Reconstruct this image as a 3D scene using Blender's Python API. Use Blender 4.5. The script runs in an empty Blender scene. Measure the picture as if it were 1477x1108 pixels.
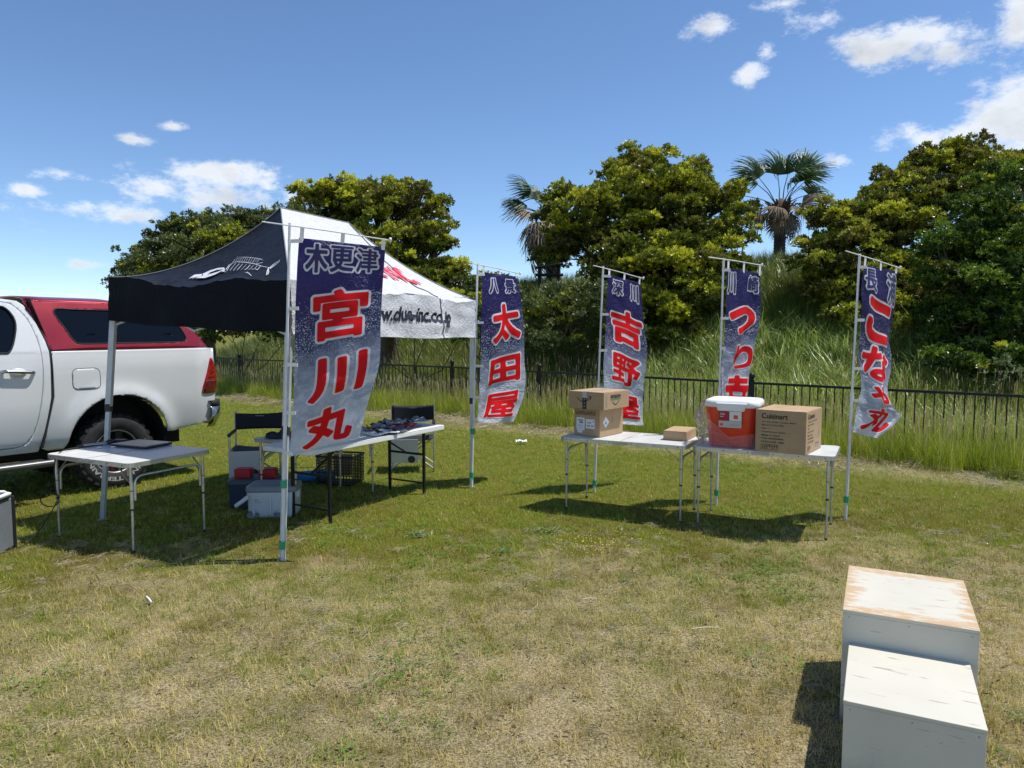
import bpy, bmesh, math, random
import numpy as np
from mathutils import Vector, Matrix, noise as mnoise

random.seed(7); rng = np.random.default_rng(7)
SC = bpy.context.scene; COL = SC.collection
R_ = math.radians
PI = math.pi

# ------------------------------------------------------------------ camera, sky, sun, exposure
FPX, PITCH, EYE = 1040.0, math.atan(76 / 1040.0), 1.7
cd = bpy.data.cameras.new('camera'); cam = bpy.data.objects.new('camera', cd); COL.objects.link(cam)
cd.sensor_fit = 'HORIZONTAL'; cd.sensor_width = 36; cd.lens = 36 * FPX / 1477
cd.clip_start = .05; cd.clip_end = 12000
cam.location = (0, 0, EYE); cam.rotation_euler = (PI / 2 - PITCH, 0, 0)
SC.camera = cam

SUN_ELEV = R_(66); SUN_AZ = R_(84)        # azimuth measured from +Y (view direction) towards +X
w = bpy.data.worlds.new('World'); SC.world = w; w.use_nodes = True
nt = w.node_tree; N = nt.nodes; L = nt.links
for n in list(N): N.remove(n)
def nd(tree, typ, **kw):
    n = tree.nodes.new(typ)
    for k, v in kw.items(): setattr(n, k, v)
    return n
def mth(tree, op, a, b=None, c=None, clamp=False):
    n = tree.nodes.new('ShaderNodeMath'); n.operation = op; n.use_clamp = clamp
    for i, x in enumerate((a, b, c)):
        if x is None: continue
        if isinstance(x, (int, float)): n.inputs[i].default_value = x
        else: tree.links.new(x, n.inputs[i])
    return n.outputs[0]
sky = nd(nt, 'ShaderNodeTexSky', sky_type='NISHITA', sun_disc=False)
sky.sun_elevation = SUN_ELEV; sky.sun_rotation = SUN_AZ; sky.air_density = .8; sky.dust_density = 0.0; sky.ozone_density = 3.2; sky.altitude = 600
tc = nd(nt, 'ShaderNodeTexCoord')
sep = nd(nt, 'ShaderNodeSeparateXYZ'); L.new(tc.outputs['Generated'], sep.inputs[0])
az = mth(nt, 'ARCTAN2', sep.outputs[0], sep.outputs[1]); el = mth(nt, 'ARCSINE', sep.outputs[2])
n1 = nd(nt, 'ShaderNodeTexNoise'); n1.inputs['Scale'].default_value = 9; n1.inputs['Detail'].default_value = 9; n1.inputs['Roughness'].default_value = .62
mp = nd(nt, 'ShaderNodeMapping'); mp.inputs['Scale'].default_value = (1, 1, 1.9); L.new(tc.outputs['Generated'], mp.inputs[0]); L.new(mp.outputs[0], n1.inputs['Vector'])
n2 = nd(nt, 'ShaderNodeTexNoise'); n2.inputs['Scale'].default_value = 30; n2.inputs['Detail'].default_value = 8; n2.inputs['Roughness'].default_value = .7; L.new(mp.outputs[0], n2.inputs['Vector'])
def azel(px, py):
    x = (px - 738.5) / FPX; y = (554 - py) / FPX
    v = Vector((x, math.cos(PITCH) + y * math.sin(PITCH), -math.sin(PITCH) + y * math.cos(PITCH))).normalized()
    return math.atan2(v.x, v.y), math.asin(v.z)
# every cloud: direction and angular half sizes, strength
clouds = []
n1b = nd(nt, 'ShaderNodeTexNoise'); n1b.inputs['Scale'].default_value = 9; n1b.inputs['Detail'].default_value = 5; n1b.inputs['Roughness'].default_value = .6
mpb = nd(nt, 'ShaderNodeMapping'); mpb.inputs['Location'].default_value = (0, 0, .05); mpb.inputs['Scale'].default_value = (1, 1, 1.9); L.new(tc.outputs['Generated'], mpb.inputs[0]); L.new(mpb.outputs[0], n1b.inputs['Vector'])
for (px, py, rx, ry, k) in [(1265,75,78,30,1.25),(1300,62,60,22,.9),(1375,72,45,20,.75),(1238,90,45,22,.8),(1420,185,90,38,1.2),(1330,205,75,28,1.1),(1480,170,80,60,1.4),(1440,172,70,34,1.5),(1390,200,60,26,1.3),(1275,214,36,16,.9),
        (1035,40,36,16,.75),(1130,6,60,12,.8),(1150,30,40,18,.5),(1080,105,22,14,.75),(1105,75,14,12,.6),(1215,233,24,10,.7),(1475,22,32,42,1.0),(1345,28,20,10,.5),
        (95,250,44,11,.8),(195,202,34,8,.95),(252,184,20,7,.85),(38,271,20,7,.75),(210,262,80,20,1.0),(290,250,80,22,.95),(380,250,42,20,.7),(185,310,70,14,.95),(310,285,80,20,.8),
        (60,440,90,16,.5),(530,272,34,12,.8),(430,285,30,10,.6),(130,382,30,6,.5)]:
    a, e = azel(px, py); clouds.append((a, e, rx / FPX * math.cos(a) * 1.05, ry / FPX, k))
for i in range(26):
    clouds.append((random.uniform(.8, 5.6), random.uniform(.08, .7), random.uniform(.06, .16), random.uniform(.02, .05), random.uniform(.7, 1.1)))
best = None
for (a, e, ra, re, k) in clouds:
    aa = a if a <= PI else a - 2 * PI
    da = mth(nt, 'DIVIDE', mth(nt, 'SUBTRACT', az, aa), ra); de = mth(nt, 'DIVIDE', mth(nt, 'SUBTRACT', el, e), re)
    r2 = mth(nt, 'MULTIPLY_ADD', da, da, mth(nt, 'MULTIPLY', de, de))
    f = mth(nt, 'MULTIPLY', mth(nt, 'SUBTRACT', 1.0, mth(nt, 'POWER', r2, .5)), k)
    best = f if best is None else mth(nt, 'MAXIMUM', best, f)
nz = mth(nt, 'MULTIPLY_ADD', mth(nt, 'SUBTRACT', n1.outputs['Fac'], .5), 3.3, mth(nt, 'MULTIPLY', mth(nt, 'SUBTRACT', n2.outputs['Fac'], .5), 2.2))
dens = mth(nt, 'MULTIPLY_ADD', mth(nt, 'MAXIMUM', best, -.8), 1.0, nz)
cov = nd(nt, 'ShaderNodeMapRange', interpolation_type='SMOOTHSTEP'); cov.inputs['From Min'].default_value = -.05; cov.inputs['From Max'].default_value = .98; L.new(dens, cov.inputs[0])
shd = nd(nt, 'ShaderNodeMapRange'); shd.inputs['From Min'].default_value = .25; shd.inputs['From Max'].default_value = 1.0
shd.inputs['To Min'].default_value = 1.0; shd.inputs['To Max'].default_value = .8; L.new(dens, shd.inputs[0])
sh2 = nd(nt, 'ShaderNodeMapRange'); sh2.inputs['From Min'].default_value = .46; sh2.inputs['From Max'].default_value = .66; sh2.inputs['To Min'].default_value = 1.06; sh2.inputs['To Max'].default_value = .80; L.new(n1b.outputs['Fac'], sh2.inputs[0])
shm = mth(nt, 'MULTIPLY', shd.outputs[0], sh2.outputs[0])
cc = nd(nt, 'ShaderNodeCombineColor')
L.new(mth(nt, 'MULTIPLY', shm, 8.2), cc.inputs[0]); L.new(mth(nt, 'MULTIPLY', shm, 8.5), cc.inputs[1]); L.new(mth(nt, 'MULTIPLY', shm, 8.9), cc.inputs[2])
hs = nd(nt, 'ShaderNodeHueSaturation'); hs.inputs['Saturation'].default_value = 1.06; hs.inputs['Value'].default_value = 1.3; L.new(sky.outputs[0], hs.inputs['Color'])
mx = nd(nt, 'ShaderNodeMix', data_type='RGBA'); L.new(mth(nt, 'MULTIPLY', cov.outputs[0], .93), mx.inputs[0]); L.new(hs.outputs[0], mx.inputs[6]); L.new(cc.outputs[0], mx.inputs[7])
bg = nd(nt, 'ShaderNodeBackground'); bg.inputs['Strength'].default_value = .1; L.new(mx.outputs[2], bg.inputs[0])
wo = nd(nt, 'ShaderNodeOutputWorld'); L.new(bg.outputs[0], wo.inputs[0])
try: w.cycles.sampling_method = 'MANUAL'; w.cycles.sample_map_resolution = 512
except Exception: pass

sl = bpy.data.lights.new('sun', 'SUN'); sl.energy = 4.2; sl.angle = R_(.53); sl.color = (1, .955, .89)
so = bpy.data.objects.new('sun', sl); COL.objects.link(so)
sdir = Vector((math.sin(SUN_AZ) * math.cos(SUN_ELEV), math.cos(SUN_AZ) * math.cos(SUN_ELEV), math.sin(SUN_ELEV)))
so.rotation_euler = sdir.to_track_quat('Z', 'Y').to_euler(); so.location = (0, 0, 30)
SC.view_settings.view_transform = 'Standard'; SC.view_settings.look = 'None'
SC.view_settings.exposure = 0.34; SC.view_settings.gamma = 1; SC.view_settings.use_curve_mapping = False
SC.cycles.max_bounces = 8; SC.cycles.transparent_max_bounces = 12

# ------------------------------------------------------------------ helpers
def PT(px, py, Y):            # point of the place seen at (px, py), Y metres ahead
    x = (px - 738.5) / FPX; y = (554 - py) / FPX
    d = Vector((x, math.cos(PITCH) + y * math.sin(PITCH), -math.sin(PITCH) + y * math.cos(PITCH)))
    return Vector((0, 0, EYE)) + d * (Y / d.y)

def tag(o, label=None, cat=None, group=None, kind=None):
    if label: o['label'] = label
    if cat: o['category'] = cat
    if group: o['group'] = group
    if kind: o['kind'] = kind
    return o
def thing(name, label, cat, loc=(0, 0, 0), rz=0, group=None, kind=None):
    o = bpy.data.objects.new(name, None); COL.objects.link(o); o.location = loc; o.rotation_euler = (0, 0, rz)
    o.empty_display_size = .1
    return tag(o, label, cat, group, kind)
def copy_tree(o, parent=None):
    c = o.copy(); COL.objects.link(c)
    if parent: c.parent = parent
    for ch in [k for k in o.children]: copy_tree(ch, c)
    return c

class MB:
    def __init__(s): s.v = []; s.f = []; s.sm = []
    def add(s, vs, fs, smooth=False):
        b = len(s.v); s.v += [tuple(v) for v in vs]; s.f += [tuple(b + i for i in f) for f in fs]; s.sm += [smooth] * len(fs); return s
    def box(s, c, d, M=None):
        vs = []
        for i in range(8):
            p = Vector(((i & 1) - .5, ((i >> 1) & 1) - .5, ((i >> 2) & 1) - .5)); p = Vector((p.x * d[0], p.y * d[1], p.z * d[2]))
            if M: p = M @ p
            vs.append(p + Vector(c))
        return s.add(vs, [(0, 2, 3, 1), (4, 5, 7, 6), (0, 1, 5, 4), (2, 6, 7, 3), (0, 4, 6, 2), (1, 3, 7, 5)])
    def bar(s, p0, p1, wd, th, up=(0, 0, 1)):     # rectangular bar from p0 to p1
        p0 = Vector(p0); p1 = Vector(p1); d = (p1 - p0); ln = d.length; d.normalize()
        x = d.cross(Vector(up));
        if x.length < 1e-4: x = d.cross(Vector((1, 0, 0)))
        x.normalize(); y = x.cross(d).normalized()
        M = Matrix((x, y, d)).transposed()
        return s.box((p0 + p1) / 2, (wd, th, ln), M)
    def tube(s, pts, r, n=10, caps=True, closed=False):
        pts = [Vector(p) for p in pts]; rs = r if isinstance(r, (list, tuple)) else [r] * len(pts)
        t0 = None; rings = []
        for i, p in enumerate(pts):
            a = pts[i - 1] if i > 0 else (pts[-1] if closed else p); b = pts[i + 1] if i < len(pts) - 1 else (pts[0] if closed else p)
            d = (b - a).normalized()
            if t0 is None:
                x = d.orthogonal().normalized()
            else:
                x = (x - d * x.dot(d)).normalized()
            t0 = d; y = d.cross(x)
            rings.append([p + (x * math.cos(2 * PI * k / n) + y * math.sin(2 * PI * k / n)) * rs[i] for k in range(n)])
        vs = [q for ring in rings for q in ring]; fs = []
        m = len(rings)
        for i in range(m if closed else m - 1):
            j = (i + 1) % m
            for k in range(n): fs.append((i * n + k, i * n + (k + 1) % n, j * n + (k + 1) % n, j * n + k))
        s.add(vs, fs, True)
        if caps and not closed:
            s.add(rings[0], [tuple(range(n))[::-1]]); s.add(rings[-1], [tuple(range(n))])
        return s
    def lathe(s, prof, n=24, M=None, smooth=True):     # prof (r, z) round local Z
        M = M or Matrix(); vs = []; fs = []
        for r, z in prof:
            for k in range(n): vs.append(M @ Vector((r * math.cos(2 * PI * k / n), r * math.sin(2 * PI * k / n), z)))
        for i in range(len(prof) - 1):
            for k in range(n): fs.append((i * n + k, i * n + (k + 1) % n, (i + 1) * n + (k + 1) % n, (i + 1) * n + k))
        return s.add(vs, fs, smooth)
    def grid(s, fn, nu, nv, smooth=True):
        vs = [fn(i / nu, j / nv) for j in range(nv + 1) for i in range(nu + 1)]
        fs = [(j * (nu + 1) + i, j * (nu + 1) + i + 1, (j + 1) * (nu + 1) + i + 1, (j + 1) * (nu + 1) + i) for j in range(nv) for i in range(nu)]
        return s.add(vs, fs, smooth)
    def prism(s, poly, h0, h1, M=None):     # polygon in xy extruded in z
        M = M or Matrix(); n = len(poly)
        vs = [M @ Vector((p[0], p[1], h0)) for p in poly] + [M @ Vector((p[0], p[1], h1)) for p in poly]
        fs = [tuple(range(n))[::-1], tuple(range(n, 2 * n))] + [(i, (i + 1) % n, n + (i + 1) % n, n + i) for i in range(n)]
        return s.add(vs, fs)
    def build(s, name, m, parent=None, bevel=0, uv=None, solid=0, label=None):
        me = bpy.data.meshes.new(name); me.from_pydata(s.v, [], s.f)
        me.polygons.foreach_set('use_smooth', s.sm)
        for q in (m if isinstance(m, (list, tuple)) else [m]): me.materials.append(q)
        if uv:
            l = me.uv_layers.new(name='UVMap')
            for i, lp in enumerate(me.loops): l.data[i].uv = uv[lp.vertex_index]
        o = bpy.data.objects.new(name, me); COL.objects.link(o)
        if parent: o.parent = parent
        if solid:
            k = o.modifiers.new('solid', 'SOLIDIFY'); k.thickness = solid; k.offset = -1
        if bevel:
            k = o.modifiers.new('bevel', 'BEVEL'); k.width = bevel; k.segments = 2; k.limit_method = 'ANGLE'; k.angle_limit = R_(35); k.harden_normals = False
        if label: o['label'] = label
        return o

def fr(pt, r):   # rounded path: fillet a polyline
    out = []
    pts = [Vector(p) for p in pt]
    for i, p in enumerate(pts):
        if i in (0, len(pts) - 1): out.append(p); continue
        a = (pts[i - 1] - p); b = (pts[i + 1] - p); q = min(r, a.length * .49, b.length * .49)
        a.normalize(); b.normalize()
        p0 = p + a * q; p1 = p + b * q
        for k in range(6):
            t = k / 5; out.append((1 - t) ** 2 * p0 + 2 * t * (1 - t) * p + t * t * p1)
    return out

def rrect(w_, h_, r, n=5):
    out = []
    for cx, cy, a0 in ((w_ / 2 - r, h_ / 2 - r, 0), (-w_ / 2 + r, h_ / 2 - r, 90), (-w_ / 2 + r, -h_ / 2 + r, 180), (w_ / 2 - r, -h_ / 2 + r, 270)):
        for k in range(n + 1):
            a = R_(a0 + 90 * k / n); out.append((cx + r * math.cos(a), cy + r * math.sin(a)))
    return out

# ---- materials
def mat(name, col, rough=.6, metal=0, var=.0, scale=8, bump=0, bscale=60, coat=0, trans=0, alpha=1, col2=None, transl=0, spec=.5):
    m = bpy.data.materials.new(name); m.use_nodes = True; t = m.node_tree; b = t.nodes['Principled BSDF']
    b.inputs['Base Color'].default_value = (*col, 1); b.inputs['Roughness'].default_value = rough; b.inputs['Metallic'].default_value = metal
    b.inputs['Coat Weight'].default_value = coat; b.inputs['Coat Roughness'].default_value = .05; b.inputs['Transmission Weight'].default_value = trans; b.inputs['Alpha'].default_value = alpha
    b.inputs['Specular IOR Level'].default_value = spec
    co = t.nodes.new('ShaderNodeTexCoord')
    if var or col2:
        n = nd(t, 'ShaderNodeTexNoise'); n.inputs['Scale'].default_value = scale; n.inputs['Detail'].default_value = 6; n.inputs['Roughness'].default_value = .65
        t.links.new(co.outputs['Object'], n.inputs['Vector'])
        r = nd(t, 'ShaderNodeMapRange'); r.inputs['From Min'].default_value = .35; r.inputs['From Max'].default_value = .65; t.links.new(n.outputs['Fac'], r.inputs[0])
        x = nd(t, 'ShaderNodeMix', data_type='RGBA'); t.links.new(r.outputs[0], x.inputs[0])
        c2 = col2 or tuple(min(1, c * (1 + var)) for c in col); c1 = col if col2 else tuple(c * (1 - var) for c in col)
        x.inputs[6].default_value = (*c1, 1); x.inputs[7].default_value = (*c2, 1); t.links.new(x.outputs[2], b.inputs['Base Color'])
        rr = nd(t, 'ShaderNodeMapRange'); rr.inputs['To Min'].default_value = max(.02, rough - .07); rr.inputs['To Max'].default_value = min(1, rough + .1); t.links.new(n.outputs['Fac'], rr.inputs[0]); t.links.new(rr.outputs[0], b.inputs['Roughness'])
    if bump:
        n = nd(t, 'ShaderNodeTexNoise'); n.inputs['Scale'].default_value = bscale; n.inputs['Detail'].default_value = 5; t.links.new(co.outputs['Object'], n.inputs['Vector'])
        bp = nd(t, 'ShaderNodeBump'); bp.inputs['Strength'].default_value = bump; bp.inputs['Distance'].default_value = .01; t.links.new(n.outputs['Fac'], bp.inputs['Height']); t.links.new(bp.outputs[0], b.inputs['Normal'])
    if transl:
        tr = nd(t, 'ShaderNodeBsdfTranslucent'); tr.inputs[0].default_value = (*col, 1)
        src = b.inputs['Base Color'].links
        if src: t.links.new(src[0].from_socket, tr.inputs[0])
        ms = nd(t, 'ShaderNodeMixShader'); ms.inputs[0].default_value = transl
        t.links.new(b.outputs[0], ms.inputs[1]); t.links.new(tr.outputs[0], ms.inputs[2]); t.links.new(ms.outputs[0], t.nodes['Material Output'].inputs[0])
    return m
M = {}
M['alu'] = mat('brushed aluminium', (.55, .56, .56), .36, .85, var=.12, scale=20, bump=.05, bscale=200)
M['alu_dull'] = mat('dull aluminium', (.42, .43, .43), .45, .8, var=.15, scale=30)
M['tabletop'] = mat('pale laminate', (.62, .63, .61), .32, 0, var=.06, scale=5, bump=.03, bscale=150)
M['whiteplastic'] = mat('white plastic', (.78, .78, .76), .38, 0, var=.05, scale=6)
M['darkplastic'] = mat('black plastic', (.018, .019, .022), .42, 0, var=.2)
M['blacksteel'] = mat('black steel', (.014, .014, .016), .4, .2, var=.2)
M['whitepole'] = mat('white painted pole', (.7, .71, .72), .35, 0, var=.08, scale=9)
M['legpaint'] = mat('pale painted steel', (.52, .55, .58), .38, .15, var=.1, scale=9)
M['green_tape'] = mat('green tape', (.03, .36, .16), .5)
M['cardboard'] = mat('cardboard', (.42, .29, .165), .85, 0, var=.08, scale=7, bump=.1, bscale=90)
M['cardboard_edge'] = mat('darker cardboard', (.30, .20, .11), .85, 0, var=.1)
M['ink'] = mat('black print', (.02, .018, .02), .7)
M['paper'] = mat('paper label', (.75, .76, .76), .6, var=.03)
M['greyprint'] = mat('grey print', (.25, .26, .27), .7)
M['tapegrey'] = mat('clear tape', (.45, .47, .5), .25)
M['red_letter'] = mat('red print', (.80, .006, .010), .6, transl=.3, spec=.25)
M['white_letter'] = mat('white print', (.78, .78, .80), .5, transl=.25)
M['navy_letter'] = mat('navy print', (.028, .02, .13), .5, transl=.15)
M['bluefabric'] = mat('dark fabric', (.012, .014, .024), .8, bump=.15, bscale=150)
M['grass_far'] = None

# node group: tone of the ground and its grass by place
def grass_tone(t, base=None):
    g = nd(t, 'ShaderNodeNewGeometry'); s = nd(t, 'ShaderNodeSeparateXYZ'); t.links.new(g.outputs['Position'], s.inputs[0])
    n = nd(t, 'ShaderNodeTexNoise'); n.inputs['Scale'].default_value = .55; n.inputs['Detail'].default_value = 9; n.inputs['Roughness'].default_value = .68; t.links.new(g.outputs['Position'], n.inputs['Vector'])
    n2 = nd(t, 'ShaderNodeTexNoise'); n2.inputs['Scale'].default_value = 1.3; n2.inputs['Detail'].default_value = 6; n2.inputs['Roughness'].default_value = .6
    mp = nd(t, 'ShaderNodeMapping'); mp.inputs['Location'].default_value = (13, 5, 2); t.links.new(g.outputs['Position'], mp.inputs[0]); t.links.new(mp.outputs[0], n2.inputs['Vector'])
    # dryness: higher close to the camera
    yr = nd(t, 'ShaderNodeMapRange'); yr.inputs['From Min'].default_value = 3.7; yr.inputs['From Max'].default_value = 6.6; yr.inputs['To Min'].default_value = .17; yr.inputs['To Max'].default_value = -.30
    t.links.new(mth(t, 'MULTIPLY_ADD', s.outputs[0], -.14, s.outputs[1]), yr.inputs[0])
    dry = nd(t, 'ShaderNodeMapRange'); dry.inputs['From Min'].default_value = .32; dry.inputs['From Max'].default_value = .80
    n3 = nd(t, 'ShaderNodeTexNoise'); n3.inputs['Scale'].default_value = 2.6; n3.inputs['Detail'].default_value = 6; n3.inputs['Roughness'].default_value = .7; t.links.new(g.outputs['Position'], n3.inputs['Vector'])
    t.links.new(mth(t, 'ADD', mth(t, 'ADD', n.outputs['Fac'], mth(t, 'MULTIPLY', mth(t, 'SUBTRACT', n3.outputs['Fac'], .5), 1.1)), yr.outputs[0]), dry.inputs[0])
    red = nd(t, 'ShaderNodeMapRange'); red.inputs['From Min'].default_value = .44; red.inputs['From Max'].default_value = .62; red.inputs['To Max'].default_value = .8; t.links.new(n2.outputs['Fac'], red.inputs[0])
    yb = nd(t, 'ShaderNodeMapRange'); yb.inputs['From Min'].default_value = 8.5; yb.inputs['From Max'].default_value = 5.5; t.links.new(s.outputs[1], yb.inputs[0])
    redf = mth(t, 'MULTIPLY', red.outputs[0], yb.outputs[0])
    # mown hay along the foot of the tall grass
    sd = mth(t, 'ADD', mth(t, 'MULTIPLY', mth(t, 'SUBTRACT', s.outputs[0], .54), .63), mth(t, 'MULTIPLY', mth(t, 'SUBTRACT', s.outputs[1], 14.1), .776))
    hb = nd(t, 'ShaderNodeMapRange'); hb.inputs['From Min'].default_value = 0; hb.inputs['From Max'].default_value = .95; hb.inputs['To Min'].default_value = .85; hb.inputs['To Max'].default_value = 0
    t.links.new(mth(t, 'ABSOLUTE', mth(t, 'ADD', sd, mth(t, 'MULTIPLY_ADD', n2.outputs['Fac'], 1.0, 0.85))), hb.inputs[0])
    return g, dry.outputs[0], redf, hb.outputs[0], n

def cmix(t, f, a, b):
    x = nd(t, 'ShaderNodeMix', data_type='RGBA')
    for i, q in ((0, f), (6, a), (7, b)):
        if isinstance(q, (int, float)): x.inputs[i].default_value = q
        elif isinstance(q, tuple): x.inputs[i].default_value = (*q, 1)
        else: t.links.new(q, x.inputs[i])
    return x.outputs[2]

GREEN, GREEN2, DRY, REDB, HAY, SOIL = (.17, .27, .015), (.40, .47, .03), (.80, .64, .27), (.31, .22, .03), (.52, .44, .25), (.23, .185, .12)
def blade_material(name, lawn=True, tint=None, tint2=None, shine=.35):
    m = bpy.data.materials.new(name); m.use_nodes = True; t = m.node_tree; t.nodes.clear()
    oi = nd(t, 'ShaderNodeObjectInfo')
    if lawn:
        g, dry, red, hay, n = grass_tone(t)
        c = cmix(t, oi.outputs['Random'], GREEN, GREEN2)
        c = cmix(t, red, c, REDB)
        dsel = mth(t, 'GREATER_THAN', mth(t, 'MULTIPLY_ADD', oi.outputs['Random'], .9, mth(t, 'SUBTRACT', dry, .95)), 0)
        c = cmix(t, mth(t, 'MULTIPLY_ADD', dsel, .68, mth(t, 'MULTIPLY', dry, .12)), c, DRY)
        c = cmix(t, hay, c, HAY)
    else:
        c = cmix(t, oi.outputs['Random'], tint, tint2)
    d = nd(t, 'ShaderNodeBsdfDiffuse'); tr = nd(t, 'ShaderNodeBsdfTranslucent'); gl = nd(t, 'ShaderNodeBsdfGlossy'); gl.inputs['Roughness'].default_value = .45
    gl.inputs['Color'].default_value = (.8, .85, .75, 1)
    t.links.new(c, d.inputs[0]); t.links.new(c, tr.inputs[0])
    m1 = nd(t, 'ShaderNodeMixShader'); m1.inputs[0].default_value = .38; t.links.new(d.outputs[0], m1.inputs[1]); t.links.new(tr.outputs[0], m1.inputs[2])
    fz = nd(t, 'ShaderNodeFresnel'); fz.inputs[0].default_value = 1.35
    m2 = nd(t, 'ShaderNodeMixShader'); t.links.new(mth(t, 'MULTIPLY', fz.outputs[0], shine), m2.inputs[0]); t.links.new(m1.outputs[0], m2.inputs[1]); t.links.new(gl.outputs[0], m2.inputs[2])
    o = nd(t, 'ShaderNodeOutputMaterial'); t.links.new(m2.outputs[0], o.inputs[0])
    return m

# ------------------------------------------------------------------ the ground
def sdist(x, y): return (x - .54) * .63 + (y - 14.1) * .776
def along(x, y): return (x - .54) * .776 - (y - 14.1) * .63
def sstep(a, b, x):
    t = min(1, max(0, (x - a) / (b - a))); return t * t * (3 - 2 * t)
def height(x, y):
    s = sdist(x, y); a = along(x, y)
    h = 3.5 * sstep(.6, 9.5, s) * sstep(-26, -13, a) * (1 - .0 * s) * (1 - sstep(28, 60, s))
    h *= .93 + .14 * mnoise.noise(Vector((x * .12, y * .12, 3)))
    h += .012 * mnoise.noise(Vector((x * .9, y * .9, 0))) + .006 * mnoise.noise(Vector((x * 3.1, y * 3.1, 5)))
    if s > .5: h += .12 * mnoise.noise(Vector((x * .6, y * .6, 9))) * min(1, (s - .5) / 2)
    return h
def axis(lo, hi, st, far, g=1.35):
    a = list(np.arange(lo, hi + 1e-6, st)); d = st
    while a[-1] < far: d *= g; a.append(a[-1] + d)
    d = st
    while a[0] > -far: d *= g; a.insert(0, a[0] - d)
    return a
xs = axis(-12, 14, .25, 4000); ys = axis(0, 26, .25, 4000)
gv = [(x, y, height(x, y)) for y in ys for x in xs]; nx = len(xs)
gf = [(j * nx + i, j * nx + i + 1, (j + 1) * nx + i + 1, (j + 1) * nx + i) for j in range(len(ys) - 1) for i in range(nx - 1)]
gm = bpy.data.materials.new('worn lawn soil'); gm.use_nodes = True; t = gm.node_tree; b = t.nodes['Principled BSDF']; b.inputs['Roughness'].default_value = .95; b.inputs['Specular IOR Level'].default_value = .1
g, dry, red, hay, n = grass_tone(t)
fn = nd(t, 'ShaderNodeTexNoise'); fn.inputs['Scale'].default_value = 85; fn.inputs['Detail'].default_value = 8; fn.inputs['Roughness'].default_value = .8; t.links.new(g.outputs['Position'], fn.inputs['Vector'])
fr2 = nd(t, 'ShaderNodeMapRange'); fr2.inputs['From Min'].default_value = .42; fr2.inputs['From Max'].default_value = .60; t.links.new(fn.outputs['Fac'], fr2.inputs[0])
c = cmix(t, fr2.outputs[0], (.045, .05, .008), (.24, .23, .035)); c = cmix(t, red, c, (.12, .095, .03)); c = cmix(t, dry, c, cmix(t, fr2.outputs[0], (.12, .09, .04), (.62, .52, .31))); c = cmix(t, hay, c, (.38, .32, .17))
t.links.new(c, b.inputs['Base Color'])
bp = nd(t, 'ShaderNodeBump'); bp.inputs['Strength'].default_value = .8; bp.inputs['Distance'].default_value = .02; t.links.new(fn.outputs['Fac'], bp.inputs['Height']); t.links.new(bp.outputs[0], b.inputs['Normal'])
mb = MB(); mb.add(gv, gf, True); ground = mb.build('ground', gm); ground['kind'] = 'structure'

# ---- grasses: tufts scattered over their patches of ground
HID = bpy.data.collections.new('grass_sources')
def tuft(name, m, nb, hmin, hmax, wd, rad, lean, segs=2, droop=0., seed=0, m2=None, p2=.15, heads=0):
    r = random.Random(seed); mb = MB(); mi = []
    for i in range(nb):
        a = r.uniform(0, 2 * PI); q = rad * math.sqrt(r.random()); p = Vector((q * math.cos(a), q * math.sin(a), -.005))
        h = r.uniform(hmin, hmax); da = r.uniform(0, 2 * PI); ln = r.uniform(0, lean) * h; d = Vector((math.cos(da), math.sin(da), 0)); wv = Vector((-d.y, d.x, 0)) * wd * r.uniform(.6, 1.2)
        if r.random() < .5: wv = Vector((math.cos(a * 3), math.sin(a * 3), 0)) * wv.length
        vs = []; fs = []
        for k in range(segs + 1):
            f = k / segs; z = h * (f - droop * f * f * r.uniform(.6, 1)); c0 = p + d * ln * (f ** 1.6) + Vector((0, 0, z)); ww = wv * (1 - f ** 1.5 * .98) * .5
            if k < segs: vs += [c0 - ww, c0 + ww]
            else: vs.append(c0)
        for k in range(segs - 1): fs.append((2 * k, 2 * k + 1, 2 * k + 3, 2 * k + 2))
        fs.append((2 * segs - 2, 2 * segs - 1, 2 * segs)); mb.add(vs, fs, True); mi += [1 if (m2 and r.random() < p2) else 0] * len(fs)
    for i in range(heads):      # seed heads on thin stems
        a = r.uniform(0, 6.28); q = rad * r.random(); x, y = q * math.cos(a), q * math.sin(a); h = hmax * r.uniform(1.0, 1.3); dx, dy = r.uniform(-.12, .12) * h, r.uniform(-.12, .12) * h; s = .0016
        mb.add([(x - s, y, 0), (x + s, y, 0), (x + dx + s, y + dy, h), (x + dx - s, y + dy, h)], [(0, 1, 2, 3)]); mi.append(1)
        for k in range(4): z = h - .022 * k; b_ = .007; mb.add([(x + dx, y + dy, z + .02), (x + dx + b_, y + dy + b_ * .5, z), (x + dx, y + dy, z - .012), (x + dx - b_, y + dy - b_ * .5, z)], [(0, 1, 2, 3)]); mi.append(1)
    me = bpy.data.meshes.new(name); me.from_pydata(mb.v, [], mb.f); me.materials.append(m)
    if m2: me.materials.append(m2)
    me.polygons.foreach_set('material_index', mi)
    me.polygons.foreach_set('use_smooth', mb.sm)
    return bpy.data.objects.new(name, me)
def coll(name, objs):
    c = bpy.data.collections.new(name)
    for o in objs: c.objects.link(o)
    return c
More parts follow.
